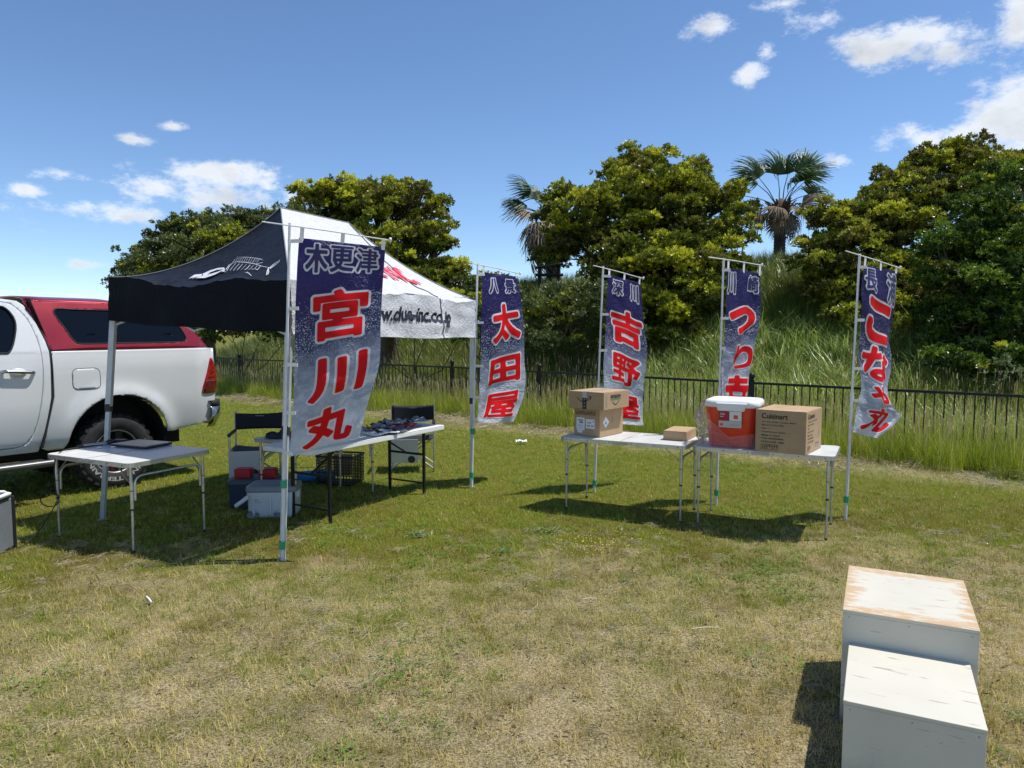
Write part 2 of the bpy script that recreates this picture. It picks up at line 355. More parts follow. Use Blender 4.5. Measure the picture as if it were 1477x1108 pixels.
def scatter(name, label, cat, x0, x1, y0, y1, st, dens, cl, smin, smax, seed, tilt=.15):
    xs = np.arange(x0, x1, st); ys = np.arange(y0, y1, st); vs = []; dn = []; idx = {}; fs = []
    D = {(i, j): dens(x, y) for i, x in enumerate(xs) for j, y in enumerate(ys)}
    def vi(i, j):
        if (i, j) not in idx: idx[(i, j)] = len(vs); vs.append((xs[i], ys[j], height(xs[i], ys[j]))); dn.append(D[(i, j)])
        return idx[(i, j)]
    for i in range(len(xs) - 1):
        for j in range(len(ys) - 1):
            if max(D[(i, j)], D[(i + 1, j)], D[(i, j + 1)], D[(i + 1, j + 1)]) > 0: fs.append((vi(i, j), vi(i + 1, j), vi(i + 1, j + 1), vi(i, j + 1)))
    me = bpy.data.meshes.new(name); me.from_pydata(vs, [], fs); at = me.attributes.new('dens', 'FLOAT', 'POINT'); at.data.foreach_set('value', dn)
    o = bpy.data.objects.new(name, me); COL.objects.link(o); tag(o, label, cat, kind='stuff')
    g = bpy.data.node_groups.new(name, 'GeometryNodeTree'); g.interface.new_socket('Geometry', in_out='INPUT', socket_type='NodeSocketGeometry'); g.interface.new_socket('Geometry', in_out='OUTPUT', socket_type='NodeSocketGeometry')
    gi = g.nodes.new('NodeGroupInput'); go = g.nodes.new('NodeGroupOutput'); dp = g.nodes.new('GeometryNodeDistributePointsOnFaces'); na = g.nodes.new('GeometryNodeInputNamedAttribute'); na.data_type = 'FLOAT'; na.inputs['Name'].default_value = 'dens'
    ip = g.nodes.new('GeometryNodeInstanceOnPoints'); ci = g.nodes.new('GeometryNodeCollectionInfo'); ci.inputs['Collection'].default_value = cl; ci.inputs['Separate Children'].default_value = True; ci.inputs['Reset Children'].default_value = True
    rv = g.nodes.new('FunctionNodeRandomValue'); rv.data_type = 'FLOAT_VECTOR'; rv.inputs[0].default_value = (-tilt, -tilt, 0); rv.inputs[1].default_value = (tilt, tilt, 6.283); rv.inputs['Seed'].default_value = seed
    rs = g.nodes.new('FunctionNodeRandomValue'); rs.data_type = 'FLOAT'; rs.inputs[2].default_value = smin; rs.inputs[3].default_value = smax; rs.inputs['Seed'].default_value = seed + 5
    l = g.links.new; l(gi.outputs[0], dp.inputs['Mesh']); l(na.outputs['Attribute'], dp.inputs['Density']); dp.inputs['Seed'].default_value = seed
    l(dp.outputs['Points'], ip.inputs['Points']); l(ci.outputs[0], ip.inputs['Instance']); ip.inputs['Pick Instance'].default_value = True
    l(rv.outputs[0], ip.inputs['Rotation']); l(rs.outputs[1], ip.inputs['Scale']); l(ip.outputs[0], go.inputs[0])
    md = o.modifiers.new('scatter', 'NODES'); md.node_group = g
    return o

lawn_m = blade_material('lawn blades', True, shine=.25)
STRAWM = blade_material('straw blades', False, (.45, .36, .13), (.80, .70, .38), shine=.15)
LAWN = coll('lawn_tufts', [tuft('lawn_tuft', lawn_m, 17, .014, .05, .0034, .045, .9, 2, .1, s, STRAWM, .13) for s in range(6)])
def fov(x, y): return y > 1.6 and abs(x) < y * .80 + .7
def lawn_d(x, y):
    if not fov(x, y) or sdist(x, y) > -.3: return 0
    k = 430 if y < 4.5 else 360 if y < 7 else 240
    nn = .5 + .5 * mnoise.noise(Vector((x * 1.1, y * 1.1, 1))) + .25 * mnoise.noise(Vector((x * 4, y * 4, 7)))
    if y < 5.5: k *= max(.22, min(1.25, .3 + nn * 1.1))
    return k
scatter('lawn_grass', 'short sunlit lawn grass, dry and straw coloured towards the front', 'grass', -11.5, 12, 1.5, 19, .25, lawn_d, LAWN, .7, 1.35, 3)
TALLM = blade_material('tall grass blades', False, (.16, .23, .018), (.46, .52, .05), shine=.12)
TALLC = coll('tall_tufts', [tuft('tall_tuft', TALLM, 32, .2, .56, .0065, .12, .6, 4, .2, 20 + s, STRAWM, .05, 1) for s in range(5)])
def edge_n(x, y): return mnoise.noise(Vector((x * .8, y * .8, 4))) * .35 + mnoise.noise(Vector((x * 3, y * 3, 4))) * .15
def tall_d(x, y):
    s = sdist(x, y) + edge_n(x, y)
    if s < -1.1 or s > 3.0 or abs(x) > y * .85 + 1: return 0
    return 115 if s < 1 else 60
scatter('tall_grass', 'knee-high green grass growing along both sides of the black railing', 'grass', -17, 13, 6, 30, .3, tall_d, TALLC, .65, 1.2, 9, .12)
HILLM = blade_material('hill grass blades', False, (.07, .12, .018), (.23, .28, .05), shine=.2)
HILLC = coll('hill_tufts', [tuft('hill_tuft', HILLM, 30, .25, .62, .011, .2, .7, 3, .2, 40 + s, STRAWM, .02, 0) for s in range(5)])
def hill_d(x, y):
    s = sdist(x, y)
    if s < 2.4 or s > 15 or abs(x) > y * .85 + 1: return 0
    return 34
scatter('hill_grass', 'rough mixed grass covering the bank behind the railing', 'grass', -20, 20, 9, 38, .5, hill_d, HILLC, .7, 1.25, 11, .2)
REEDM = blade_material('reed leaves', False, (.22, .34, .06), (.52, .62, .18), shine=.14)
REEDC = coll('reed_tufts', [tuft('reed_tuft', REEDM, 40, .5, 1.15, .018, .24, 1.0, 6, .42, 60 + s) for s in range(6)])
def reed_d(x, y):
    s = sdist(x, y); a = along(x, y)
    if s < .5 or s > 5.2 or a < .8 or abs(x) > y * .85 + 1: return 0
    d = 10 * max(.15, min(1, .75 + mnoise.noise(Vector((x * .7, y * .7, 12))) * 1.3))
    return d * (.35 if a > 6.5 and s > 1.5 else 1)
scatter('reed_grass', 'tall arching silvery-green reed grass on the bank behind the railing', 'reeds', -2, 16, 6, 22, .4, reed_d, REEDC, .6, 1.05, 13, .2)
HAYM = blade_material('hay', False, (.34, .28, .14), (.62, .54, .34), shine=.2)
def hay_tuft(seed):
    r = random.Random(seed); mb = MB()
    for i in range(40):
        p = Vector((r.gauss(0, .1), r.gauss(0, .1), r.uniform(.005, .07))); a = r.uniform(0, 2 * PI); d = Vector((math.cos(a), math.sin(a), r.uniform(-.25, .25))) * r.uniform(.03, .1); ww = Vector((-d.y, d.x, 0)).normalized() * .002
        mb.add([p - d - ww, p - d + ww, p + d * .2 + ww + Vector((0, 0, .01)), p + d + ww, p + d - ww], [(0, 1, 2), (0, 2, 4), (2, 3, 4)])
    me = bpy.data.meshes.new('hay_tuft'); me.from_pydata(mb.v, [], mb.f); me.materials.append(HAYM); return bpy.data.objects.new('hay_tuft', me)
HAYC = coll('hay_tufts', [hay_tuft(s) for s in range(4)])
def hay_d(x, y):
    s = sdist(x, y) + edge_n(x, y)
    if s < -2.0 or s > -.75 or abs(x) > y * .85 + 1: return 0
    return 34 * max(0, min(1, .6 + 1.4 * mnoise.noise(Vector((x * .9, y * .9, 31))))) * (1 if s > -1.5 else .4)
scatter('mown_hay', 'pale dry hay left lying along the edge of the mown lawn', 'hay', -17, 13, 6, 30, .3, hay_d, HAYC, .6, 1.3, 15, .3)
def dead_d(x, y):
    if not fov(x, y) or y > 6.3: return 0
    return 26 * max(0, min(1, .5 + 1.5 * mnoise.noise(Vector((x * .7, y * .7, 21)))))
CLOVM = blade_material('clover leaves', False, (.09, .19, .03), (.20, .33, .06), shine=.2)
def clover(seed):
    r = random.Random(seed); mb = MB()
    for i in range(36):
        c0 = Vector((r.gauss(0, .05), r.gauss(0, .05), r.uniform(.008, .028))); a0 = r.uniform(0, 6.28); s = r.uniform(.005, .009)
        for k in range(3):
            a = a0 + k * 2.09; d = Vector((math.cos(a), math.sin(a), r.uniform(-.1, .5))) * s; n_ = Vector((-d.y, d.x, 0)) * .6; mb.add([c0, c0 + d * .7 - n_, c0 + d * 1.3, c0 + d * .7 + n_], [(0, 1, 2, 3)])
    me = bpy.data.meshes.new('clover'); me.from_pydata(mb.v, [], mb.f); me.materials.append(CLOVM); return bpy.data.objects.new('clover', me)
CLOVC = coll('clover_tufts', [clover(s) for s in range(4)])
def clov_d(x, y):
    if not fov(x, y) or y > 10 or sdist(x, y) > -1: return 0
    return 60 * max(0, mnoise.noise(Vector((x * 1.3, y * 1.3, 44))) - .22) * 3
scatter('clover', 'small patches of dark green clover in the short lawn', 'clover', -8, 8, 1.5, 10, .25, clov_d, CLOVC, .6, 1.2, 23, .1)
LITM = blade_material('fallen leaf', False, (.10, .06, .03), (.26, .18, .09), shine=.1)
def lit(seed):
    r = random.Random(seed); mb = MB(); s = .011; mb.add([(-s, 0, .012), (0, s * .5, .02), (s, 0, .014), (s * 1.3, 0, .02), (0, -s * .5, .016)], [(0, 1, 2, 3, 4)])
    me = bpy.data.meshes.new('fallen_leaf'); me.from_pydata(mb.v, [], mb.f); me.materials.append(LITM); return bpy.data.objects.new('fallen_leaf', me)
LITC = coll('fallen_leaves', [lit(s) for s in range(3)])
scatter('fallen_leaves', 'tiny brown fallen leaves and crumbs scattered over the worn lawn', 'leaf litter', -6, 6, 1.5, 7, .3, lambda x, y: 55 * max(0, .6 + mnoise.noise(Vector((x * .8, y * .8, 51)))) if fov(x, y) else 0, LITC, .4, 1.5, 29, .4)
scatter('dead_grass', 'loose dead straws scattered over the worn front of the lawn', 'dead grass', -6, 6, 1.5, 6.5, .3, dead_d, HAYC, .25, .45, 17, .1)
# ------------------------------------------------------------------ trees
def leaf_material():
    m = bpy.data.materials.new('leaves'); m.use_nodes = True; t = m.node_tree; t.nodes.clear()
    at = nd(t, 'ShaderNodeAttribute'); at.attribute_name = 'tone'
    d = nd(t, 'ShaderNodeBsdfDiffuse'); tr = nd(t, 'ShaderNodeBsdfTranslucent'); gl = nd(t, 'ShaderNodeBsdfGlossy'); gl.inputs['Roughness'].default_value = .5
    t.links.new(at.outputs['Color'], d.inputs[0]); t.links.new(at.outputs['Color'], tr.inputs[0])
    m1 = nd(t, 'ShaderNodeMixShader'); m1.inputs[0].default_value = .3; t.links.new(d.outputs[0], m1.inputs[1]); t.links.new(tr.outputs[0], m1.inputs[2])
    fz = nd(t, 'ShaderNodeFresnel'); fz.inputs[0].default_value = 1.4
    m2 = nd(t, 'ShaderNodeMixShader'); t.links.new(mth(t, 'MULTIPLY', fz.outputs[0], .16), m2.inputs[0]); t.links.new(m1.outputs[0], m2.inputs[1]); t.links.new(gl.outputs[0], m2.inputs[2])
    o = nd(t, 'ShaderNodeOutputMaterial'); t.links.new(m2.outputs[0], o.inputs[0]); return m
LEAF = leaf_material()
BARK = mat('bark', (.11, .085, .06), .9, var=.35, scale=14, bump=.6, bscale=40)
def leaf_mesh(name, P, Nn, T, length, width, parent):     # P points, Nn leaf directions, T tones
    n = len(P); rnd = rng.normal(size=(n, 3)); side = np.cross(Nn, rnd); side /= np.linalg.norm(side, axis=1)[:, None] + 1e-9
    up = np.cross(side, Nn); ln = (length * rng.uniform(.7, 1.2, n))[:, None]; wd = (width * rng.uniform(.8, 1.2, n))[:, None]
    v = np.empty((n, 4, 3)); v[:, 0] = P; v[:, 1] = P + Nn * ln * .55 + side * wd * .5 + up * wd * .12; v[:, 2] = P + Nn * ln - up * ln * .08; v[:, 3] = P + Nn * ln * .55 - side * wd * .5 + up * wd * .12
    me = bpy.data.meshes.new(name); me.vertices.add(4 * n); me.vertices.foreach_set('co', v.ravel().astype(np.float32))
    me.loops.add(4 * n); me.loops.foreach_set('vertex_index', np.arange(4 * n, dtype=np.int32)); me.polygons.add(n)
    me.polygons.foreach_set('loop_start', np.arange(0, 4 * n, 4, dtype=np.int32)); me.polygons.foreach_set('loop_total', np.full(n, 4, dtype=np.int32)); me.update()
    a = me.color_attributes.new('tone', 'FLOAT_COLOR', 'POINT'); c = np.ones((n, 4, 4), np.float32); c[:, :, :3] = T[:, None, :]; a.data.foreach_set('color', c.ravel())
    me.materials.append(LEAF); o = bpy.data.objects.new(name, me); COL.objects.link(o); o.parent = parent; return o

OLIVE = [(.035, .055, .01), (.18, .22, .017), (.66, .66, .05)]  # dark and light ends spread to paint in self-shadow and sunlit tops
BROWNY = [(.045, .045, .014), (.17, .17, .03), (.42, .42, .055)]
DARK = [(.02, .045, .01), (.065, .12, .015), (.21, .31, .03)]
DULL = [(.05, .07, .022), (.10, .13, .04), (.17, .21, .07)]
def tree(label, base, lobes, pal, leaf=.1, dens=46, sub=.34, nleaf=8, cat='tree', name='broadleaf_tree', group=None, seed=0, mix2=None, shrub=False, grow_=1.12, fill=1.0):
    """lobes: (x, y, z, rx, ry, rz) in place coordinates"""
    global rng
    rng = np.random.default_rng(100 + seed); r = random.Random(seed)
    bx, by, bz = base; root = thing(name, label, cat, base, 0, group)
    tk = MB(); cen = Vector((sum(l[0] for l in lobes) / len(lobes), sum(l[1] for l in lobes) / len(lobes), max(l[2] for l in lobes))) - Vector(base)
    H = cen.z; tr = .05 * H if not shrub else .022 * H
    fork = Vector((cen.x * .35, cen.y * .35, H * (.28 if not shrub else .15)))
    tk.tube([(0, 0, -.25), (cen.x * .1, cen.y * .1, H * .12), fork], [tr * 1.25, tr, tr * .8], 9)
    for l in lobes:
        c = Vector(l[:3]) - Vector(base); mid = (fork + c) / 2 + Vector((r.uniform(-.2, .2), r.uniform(-.2, .2), -.15 * (c - fork).length)); tk.tube([fork, mid, c, c + Vector((r.uniform(-.3, .3) * l[3], r.uniform(-.3, .3) * l[4], l[5] * .6))], [tr * .5, tr * .3, tr * .14, tr * .05], 6)
        for q in range(5):
            e = c + Vector((r.uniform(-.8, .8) * l[3], r.uniform(-.8, .8) * l[4], r.uniform(-.3, .8) * l[5])); s0 = fork.lerp(c, r.uniform(.6, 1)); tk.tube([s0, (s0 + e) / 2 + Vector((0, 0, -.08)), e], [tr * .2, tr * .13, tr * .05], 5)
    tk.build('trunk', BARK, root)
    WP = []; WN = []; WT = []
    for li, l in enumerate(lobes):
        c = np.array(l[:3]); R3 = np.array(l[3:6]) * grow_; rm = R3.mean(); ns = max(8, int(36 * (rm / 1.0) ** 1.0 * fill * (.34 / sub)))
        for k in range(ns):
            d = rng.normal(size=3); d /= np.linalg.norm(d); 
            if d[2] < -.55: d[2] *= -.6
            if k % 8 == 0: d[2] = abs(d[2]); d = d * 1.22
            sc = c + d * R3 * (rng.uniform(.30, 1.08) ** .6); sr = sub * rm ** .6 * rng.uniform(.6, 1.4) * (.5 if k % 8 == 0 else 1) * np.array([1.1, 1.1, .8])
            nw = int(dens * 4 * PI * (sr.mean() ** 2) * .8); dd = rng.normal(size=(nw, 3)); dd /= np.linalg.norm(dd, axis=1)[:, None]; dd[:, 2] = np.where(dd[:, 2] < -.35, -dd[:, 2] * .7, dd[:, 2])
            p = sc + dd * sr * rng.uniform(.6, 1.05, (nw, 1)); nn = dd * .8 + d * .35 + np.array([0, 0, .55]); nn /= np.linalg.norm(nn, axis=1)[:, None]
            tone = np.clip(rng.normal(.40, .27) + rng.normal(0, .18, nw) + .22 * dd[:, 2] + .15 * d[2], 0, 1)  # random leaf tone, plus sunlit tops and shaded undersides put into the colour
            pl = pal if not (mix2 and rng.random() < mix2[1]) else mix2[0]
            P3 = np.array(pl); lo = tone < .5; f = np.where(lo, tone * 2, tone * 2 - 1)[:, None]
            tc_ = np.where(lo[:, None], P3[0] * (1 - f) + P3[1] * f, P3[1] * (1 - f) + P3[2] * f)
            WP.append(p); WN.append(nn); WT.append(tc_)
    WP = np.concatenate(WP); WN = np.concatenate(WN); WT = np.concatenate(WT)
    # leaves round each shoot tip
    n = len(WP); P = np.repeat(WP, nleaf, 0); Nn = np.repeat(WN, nleaf, 0); T = np.repeat(WT, nleaf, 0)
    x = np.cross(Nn, np.array([.3, .5, .81])); x /= np.linalg.norm(x, axis=1)[:, None] + 1e-9; y = np.cross(Nn, x)
    ang = np.tile(np.arange(nleaf) * 2.4, n) + np.repeat(rng.uniform(0, 6.28, n), nleaf); tl = rng.uniform(.35, 1.15, len(P))
    D = Nn * np.cos(tl)[:, None] + (x * np.cos(ang)[:, None] + y * np.sin(ang)[:, None]) * np.sin(tl)[:, None]
    P = P - Nn * (rng.uniform(0, leaf * .7, len(P)))[:, None]
    T = T * rng.uniform(.8, 1.2, (len(P), 1))
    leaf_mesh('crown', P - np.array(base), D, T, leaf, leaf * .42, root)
    return root
def LB(px, py, Y, rx, ry, depth=None, f=FPX):     # a lobe of the crown: where it stands, half sizes in metres from its half sizes on the picture
    p = PT(px, py, Y); sx = rx * Y / f; sz = ry * Y / f
    return (p.x, p.y, p.z, sx, depth or max(sx, sz) * .9, sz)
def gz(x, y): return height(x, y)
def onhill(px, Y): x = (px - 738.5) / FPX * Y; return (x, Y, gz(x, Y))

# big evergreen in the middle
tree('largest yellow-green evergreen in the middle, standing between the two fan palms', onhill(930, 19.5),
     [LB(945, 300, 19, 70, 60), LB(930, 235, 19.5, 36, 26), LB(985, 262, 19.5, 34, 26), LB(838, 305, 18.5, 52, 34), LB(880, 250, 19.5, 18, 14), LB(1045, 290, 18.5, 36, 24), LB(850, 365, 18.5, 62, 48), LB(950, 385, 18.2, 80, 56), LB(1045, 345, 18, 38, 26), LB(1030, 385, 17.6, 42, 34), LB(1015, 430, 17.2, 48, 34), LB(945, 450, 17.5, 60, 34), LB(900, 330, 19, 50, 44), LB(990, 320, 18.8, 50, 46), LB(960, 345, 18.4, 60, 40), LB(895, 400, 18, 50, 44), LB(905, 270, 19.4, 34, 30), LB(1000, 380, 18, 44, 40), LB(820, 340, 18.6, 30, 40), LB(1065, 320, 18, 26, 30), LB(975, 480, 17, 50, 30)],
     OLIVE, .092, 62, .27, 8, seed=1, mix2=(BROWNY, .22))
tree('round dark bush with small leaves directly in front of the middle evergreen', onhill(835, 16.6),
     [LB(825, 455, 16.3, 62, 44), LB(790, 480, 16, 44, 50), LB(870, 490, 16, 48, 44), LB(905, 470, 16.5, 26, 34), LB(850, 428, 16.8, 46, 22), LB(765, 450, 16.6, 20, 30)],
     DULL, .065, 66, .26, 7, cat='bush', name='rounded_bush', seed=2, mix2=(OLIVE, .3), shrub=True)
tree('evergreen with a dark spreading top rising behind the white canopy roof', onhill(560, 21),
     [LB(480, 285, 20, 52, 20), LB(440, 280, 20, 18, 9), LB(555, 310, 19.5, 55, 36), LB(605, 292, 19.5, 34, 22), LB(622, 312, 19.3, 24, 18), LB(540, 285, 20.5, 34, 18), LB(575, 272, 20, 26, 13), LB(610, 350, 19, 36, 30), LB(640, 395, 18.6, 22, 26), LB(560, 360, 19, 60, 40), LB(600, 420, 18.5, 60, 34), LB(480, 340, 20, 60, 44), LB(510, 300, 20, 60, 34), LB(640, 340, 19, 18, 24), LB(650, 420, 18.4, 34, 34), LB(560, 400, 18.8, 60, 40)],
     OLIVE, .092, 58, .27, 8, seed=3, mix2=(BROWNY, .35))
tree('low bush filling the gap between the canopy corner and the nearest banner behind it', onhill(705, 18.5),
     [LB(695, 425, 18, 24, 28), LB(712, 408, 18.4, 20, 16), LB(665, 440, 17.8, 30, 34), LB(735, 440, 18, 22, 36), LB(700, 470, 17.6, 40, 30)],
     OLIVE, .08, 55, .26, 7, cat='bush', name='rounded_bush', seed=4, mix2=(DULL, .4), shrub=True)
tree('loose grey-green tree with pointed shoots behind the black side of the canopy', onhill(300, 27),
     [LB(215, 370, 26, 30, 22), LB(245, 345, 26, 28, 24), LB(290, 345, 26, 34, 28), LB(330, 330, 26, 34, 24), LB(375, 335, 26, 34, 26), LB(196, 392, 25, 20, 20), LB(270, 400, 25, 80, 40), LB(360, 390, 25, 60, 40), LB(252, 318, 26.5, 8, 10), LB(349, 308, 26.5, 9, 8), LB(392, 312, 26.5, 14, 8), LB(300, 312, 26, 12, 8), LB(425, 345, 25, 26, 40), LB(220, 400, 25.5, 46, 30), LB(320, 370, 25.5, 70, 40), LB(270, 335, 26, 24, 18), LB(360, 318, 26, 24, 12), LB(232, 325, 26.5, 8, 9), LB(278, 313, 26.5, 7, 9)],
     DULL, .10, 40, .27, 7, seed=5, mix2=(OLIVE, .25))
tree('dark dense bush behind the railing seen below the black side of the canopy', onhill(345, 22.3),
     [LB(330, 475, 21.9, 42, 34), LB(385, 470, 21.4, 36, 30), LB(285, 480, 22.8, 34, 34), LB(430, 470, 20.6, 40, 34), LB(360, 450, 22, 50, 30)],
     DARK, .1, 34, .34, 7, cat='bush', name='rounded_bush', seed=6, mix2=(DULL, .4), shrub=True)
tree('dark dense bush behind the railing seen below the white side of the canopy', onhill(600, 18.3),
     [LB(565, 468, 18.0, 44, 30), LB(620, 472, 17.4, 42, 26), LB(670, 474, 17.0, 30, 26), LB(520, 465, 18.6, 40, 34), LB(600, 445, 17.8, 50, 26)],
     DARK, .09, 38, .32, 7, cat='bush', name='rounded_bush', seed=7, mix2=(DULL, .5), shrub=True)
# right-hand trees
tree('tall brownish-green evergreen with a bare-stemmed top right of the fan palm', onhill(1260, 18),
     [LB(1370, 232, 17.5, 48, 24), LB(1335, 255, 17.5, 38, 24), LB(1395, 222, 17.8, 26, 16), LB(1440, 240, 17.5, 30, 16), LB(1468, 228, 17.5, 18, 9), LB(1290, 275, 17.2, 44, 30), LB(1262, 300, 17, 34, 24), LB(1210, 320, 17, 48, 26), LB(1180, 312, 17.4, 24, 12), LB(1180, 365, 16.6, 34, 30), LB(1240, 370, 16.4, 56, 46), LB(1310, 350, 16.5, 60, 60), LB(1190, 410, 16, 38, 40), LB(1260, 440, 15.6, 60, 44), LB(1320, 440, 15.6, 50, 50), LB(1350, 290, 17, 50, 44), LB(1410, 265, 17.2, 50, 34), LB(1300, 310, 16.8, 44, 40), LB(1225, 400, 16, 44, 34), LB(1290, 400, 15.8, 50, 40), LB(1455, 265, 17, 50, 40), LB(1215, 345, 16.6, 40, 34), LB(1240, 462, 15.2, 44, 22), LB(1310, 485, 15, 44, 26)],
     BROWNY, .088, 60, .26, 8, seed=8, mix2=(OLIVE, .5))
tree('dense dark green evergreen at the right edge in front of the brownish one', onhill(1430, 14.5),
     [LB(1420, 290, 14.2, 34, 34), LB(1450, 275, 14.4, 26, 30), LB(1400, 350, 13.8, 46, 50), LB(1455, 350, 13.6, 44, 60), LB(1380, 420, 13.4, 44, 50), LB(1440, 430, 13, 60, 60), LB(1400, 480, 12.9, 50, 46), LB(1470, 480, 12.6, 50, 50), LB(1500, 400, 13.4, 50, 70), LB(1520, 300, 14.4, 50, 50), LB(1425, 320, 14, 44, 40), LB(1430, 390, 13.6, 60, 50), LB(1370, 470, 13.2, 34, 40), LB(1440, 252, 14.6, 18, 20), LB(1360, 380, 13.6, 34, 50), LB(1400, 525, 12.3, 54, 30), LB(1465, 530, 12.0, 50, 34)],
     DARK, .075, 60, .25, 8, seed=9, mix2=(OLIVE, .06))
tree('thin pale-leaved sapling on the bank at the right edge', (PT(1445, 545, 10.9).x, 10.9, gz(PT(1445, 545, 10.9).x, 10.9)),
     [LB(1440, 530, 10.8, 22, 18), LB(1462, 545, 10.7, 16, 20), LB(1428, 552, 10.9, 14, 14)],
     [(.1, .13, .05), (.2, .25, .1), (.34, .4, .2)], .05, 55, .14, 6, cat='sapling', name='pale_sapling', seed=10, shrub=True)

# ---- fan palms
FROND_G = mat('green palm leaf', (.055, .10, .022), .45, var=.35, scale=4, transl=.25)
FROND_D = mat('dead palm leaf', (.26, .20, .13), .8, var=.3, scale=4, transl=.2)
PTRUNK = mat('palm trunk', (.07, .055, .042), .95, var=.3, scale=9, bump=.8, bscale=25)
PSKIRT = mat('palm leaf bases', (.10, .07, .045), .95, var=.3, scale=9, bump=.8, bscale=25)
def frond_mesh(seed, m, droop, L_=.88, pet=.95):
    r = random.Random(seed); mb = MB(); ps = [Vector((0, 0, 0)), Vector((pet * .5, 0, .03)), Vector((pet, 0, -.05))]
    mb.tube(ps, [.018, .013, .009], 5); o = ps[-1]; n = 30
    for i in range(n):
        a = R_(-78 + 156 * i / (n - 1)); ln = L_ * (1 - .35 * abs(a) / 1.9) * r.uniform(.88, 1.08); d = Vector((math.cos(a), math.sin(a), .32 * (1 - abs(a) / 2) - .12 * (i % 2)))
        s = Vector((-d.y, d.x, 0)).normalized() * .030; vs = []; K = 5
        for k in range(K + 1):
            f = k / K; q = o + d * ln * f + Vector((0, 0, -droop * ln * max(0, f - .35) ** 2 * 2.2 * r.uniform(.85, 1.2))); ww = s * (.35 + 1.0 * math.sin(min(1, f * 1.6) * PI / 2)) * (1 - f) ** .45
            vs += [q - ww, q + Vector((0, 0, .012)), q + ww]
        fs = []
        for k in range(K): b0 = 3 * k; fs += [(b0, b0 + 1, b0 + 4, b0 + 3), (b0 + 1, b0 + 2, b0 + 5, b0 + 4)]
        mb.add(vs, fs)
    me = bpy.data.meshes.new('frond'); me.from_pydata(mb.v, [], mb.f); me.materials.append(m); return me
FG = [frond_mesh(s, FROND_G, .55 + .12 * s) for s in range(3)]; FD = [frond_mesh(9 + s, FROND_D, .62, 1.0, .55) for s in range(3)]
def palm(label, x, y, ztop, trunk_r, spec, scale=1, lean=0):
    z0 = gz(x, y); r = thing('fan_palm', label, 'palm tree', (x, y, z0), 0, None); H = ztop - z0
    mb = MB(); prof = [(trunk_r * 1.15, -.3), (trunk_r, .4)] + [(trunk_r * (1 + .05 * ((k % 2) * 2 - 1)), .4 + (H - 1.0) * k / 22) for k in range(23)]
    mb.lathe(prof + [(trunk_r * .9, H - .3)], 14); mb.build('trunk', PTRUNK, r)
    mb = MB(); rr = random.Random(int(x * 100))
    for k in range(90):
        a = rr.uniform(0, 6.28); z = H - rr.uniform(0, .75); q = trunk_r * (.9 + .9 * (1 - (H - z) / .8)); p = Vector((math.cos(a) * q * .8, math.sin(a) * q * .8, z)); mb.bar(p, p + Vector((math.cos(a) * .22, math.sin(a) * .22, .2)), .05, .02)
    mb.lathe([(trunk_r, H - .85), (trunk_r * 1.5, H - .2), (trunk_r * 1.2, H + .05), (.02, H + .2)], 12); mb.build('leaf_base_skirt', PSKIRT, r)
    for i, (azm, elv, dead, s, *rl) in enumerate(spec):
        o = bpy.data.objects.new('dead_frond' if dead else 'frond', (FD if dead else FG)[i % 3]); COL.objects.link(o); o.parent = r
        o.location = (math.cos(azm) * .12, math.sin(azm) * .12, H); o.rotation_euler = (rl[0] if rl else rr.uniform(-.3, .3), -elv, azm); o.scale = (s * scale,) * 3
    return r
rp = random.Random(5)
spec = []
spec += [(0, R_(62), False, 1.1, 1.2), (PI, R_(58), False, 1.05, -1.2), (.3, R_(25), False, 1.05, .8), (PI - .3, R_(22), False, 1.05, -.9), (PI / 2, R_(84), False, 1.05, .2), (.1, R_(-5), True, 1.0, .7), (PI, R_(-12), True, .95, -.8), (-.4, R_(5), True, .9, .9)]
for k in range(4): spec.append((k * 2.4 + rp.uniform(-.2, .2), R_(rp.choice((74, 60, 42, 30, 12, 52))), False, rp.uniform(.95, 1.15)))
for k in range(11): spec.append((k * 2.4 + rp.uniform(-.2, .2), R_(rp.uniform(-78, -15)), True, rp.uniform(.55, .8)))
palm('tall fan palm on the skyline, dead fronds below its full green crown', PT(1125, 330, 22).x, 22, PT(1125, 296, 22).z, .17, spec, .98)
spec = []
for k in range(5): spec.append((PI * .55 + k * .42 + rp.uniform(-.2, .2), R_(rp.choice((60, 45, 70, 25))), False, rp.uniform(.8, 1.0)))
for k in range(26): spec.append((k * 2.4, R_(rp.uniform(-85, -20)), True, rp.uniform(.95, 1.25)))
spec += [(PI, R_(-80), True, 1.4), (PI * 1.05, R_(-70), True, 1.5), (PI * .92, R_(30), False, 1.0), (PI, R_(55), False, 1.1), (PI * 1.1, R_(12), True, 1.1)]
palm('fan palm half hidden behind the left side of the middle evergreen, mostly dead hanging fronds', PT(798, 330, 25).x - .05, 25, PT(790, 315, 25).z, .2, spec, .98)

# ---- timber barrier on the hilltop and the iron railing
TIMBER = mat('dark timber', (.035, .028, .022), .9, var=.3)
r = thing('timber_barrier', 'short dark timber barrier on the hilltop at the foot of the half hidden palm', 'barrier', onhill(785, 23.5))
for dx in (-.15, .45): mb = MB(); mb.tube([(dx, 0, -.3), (dx, 0, .95)], .07, 9); mb.build('post', TIMBER, r)
for z, t_ in ((.62, .0), (.85, .12)): mb = MB(); mb.tube([(-.3, -.1, z), (.6, -.1, z + t_)], .05, 8); mb.build('rail', TIMBER, r)

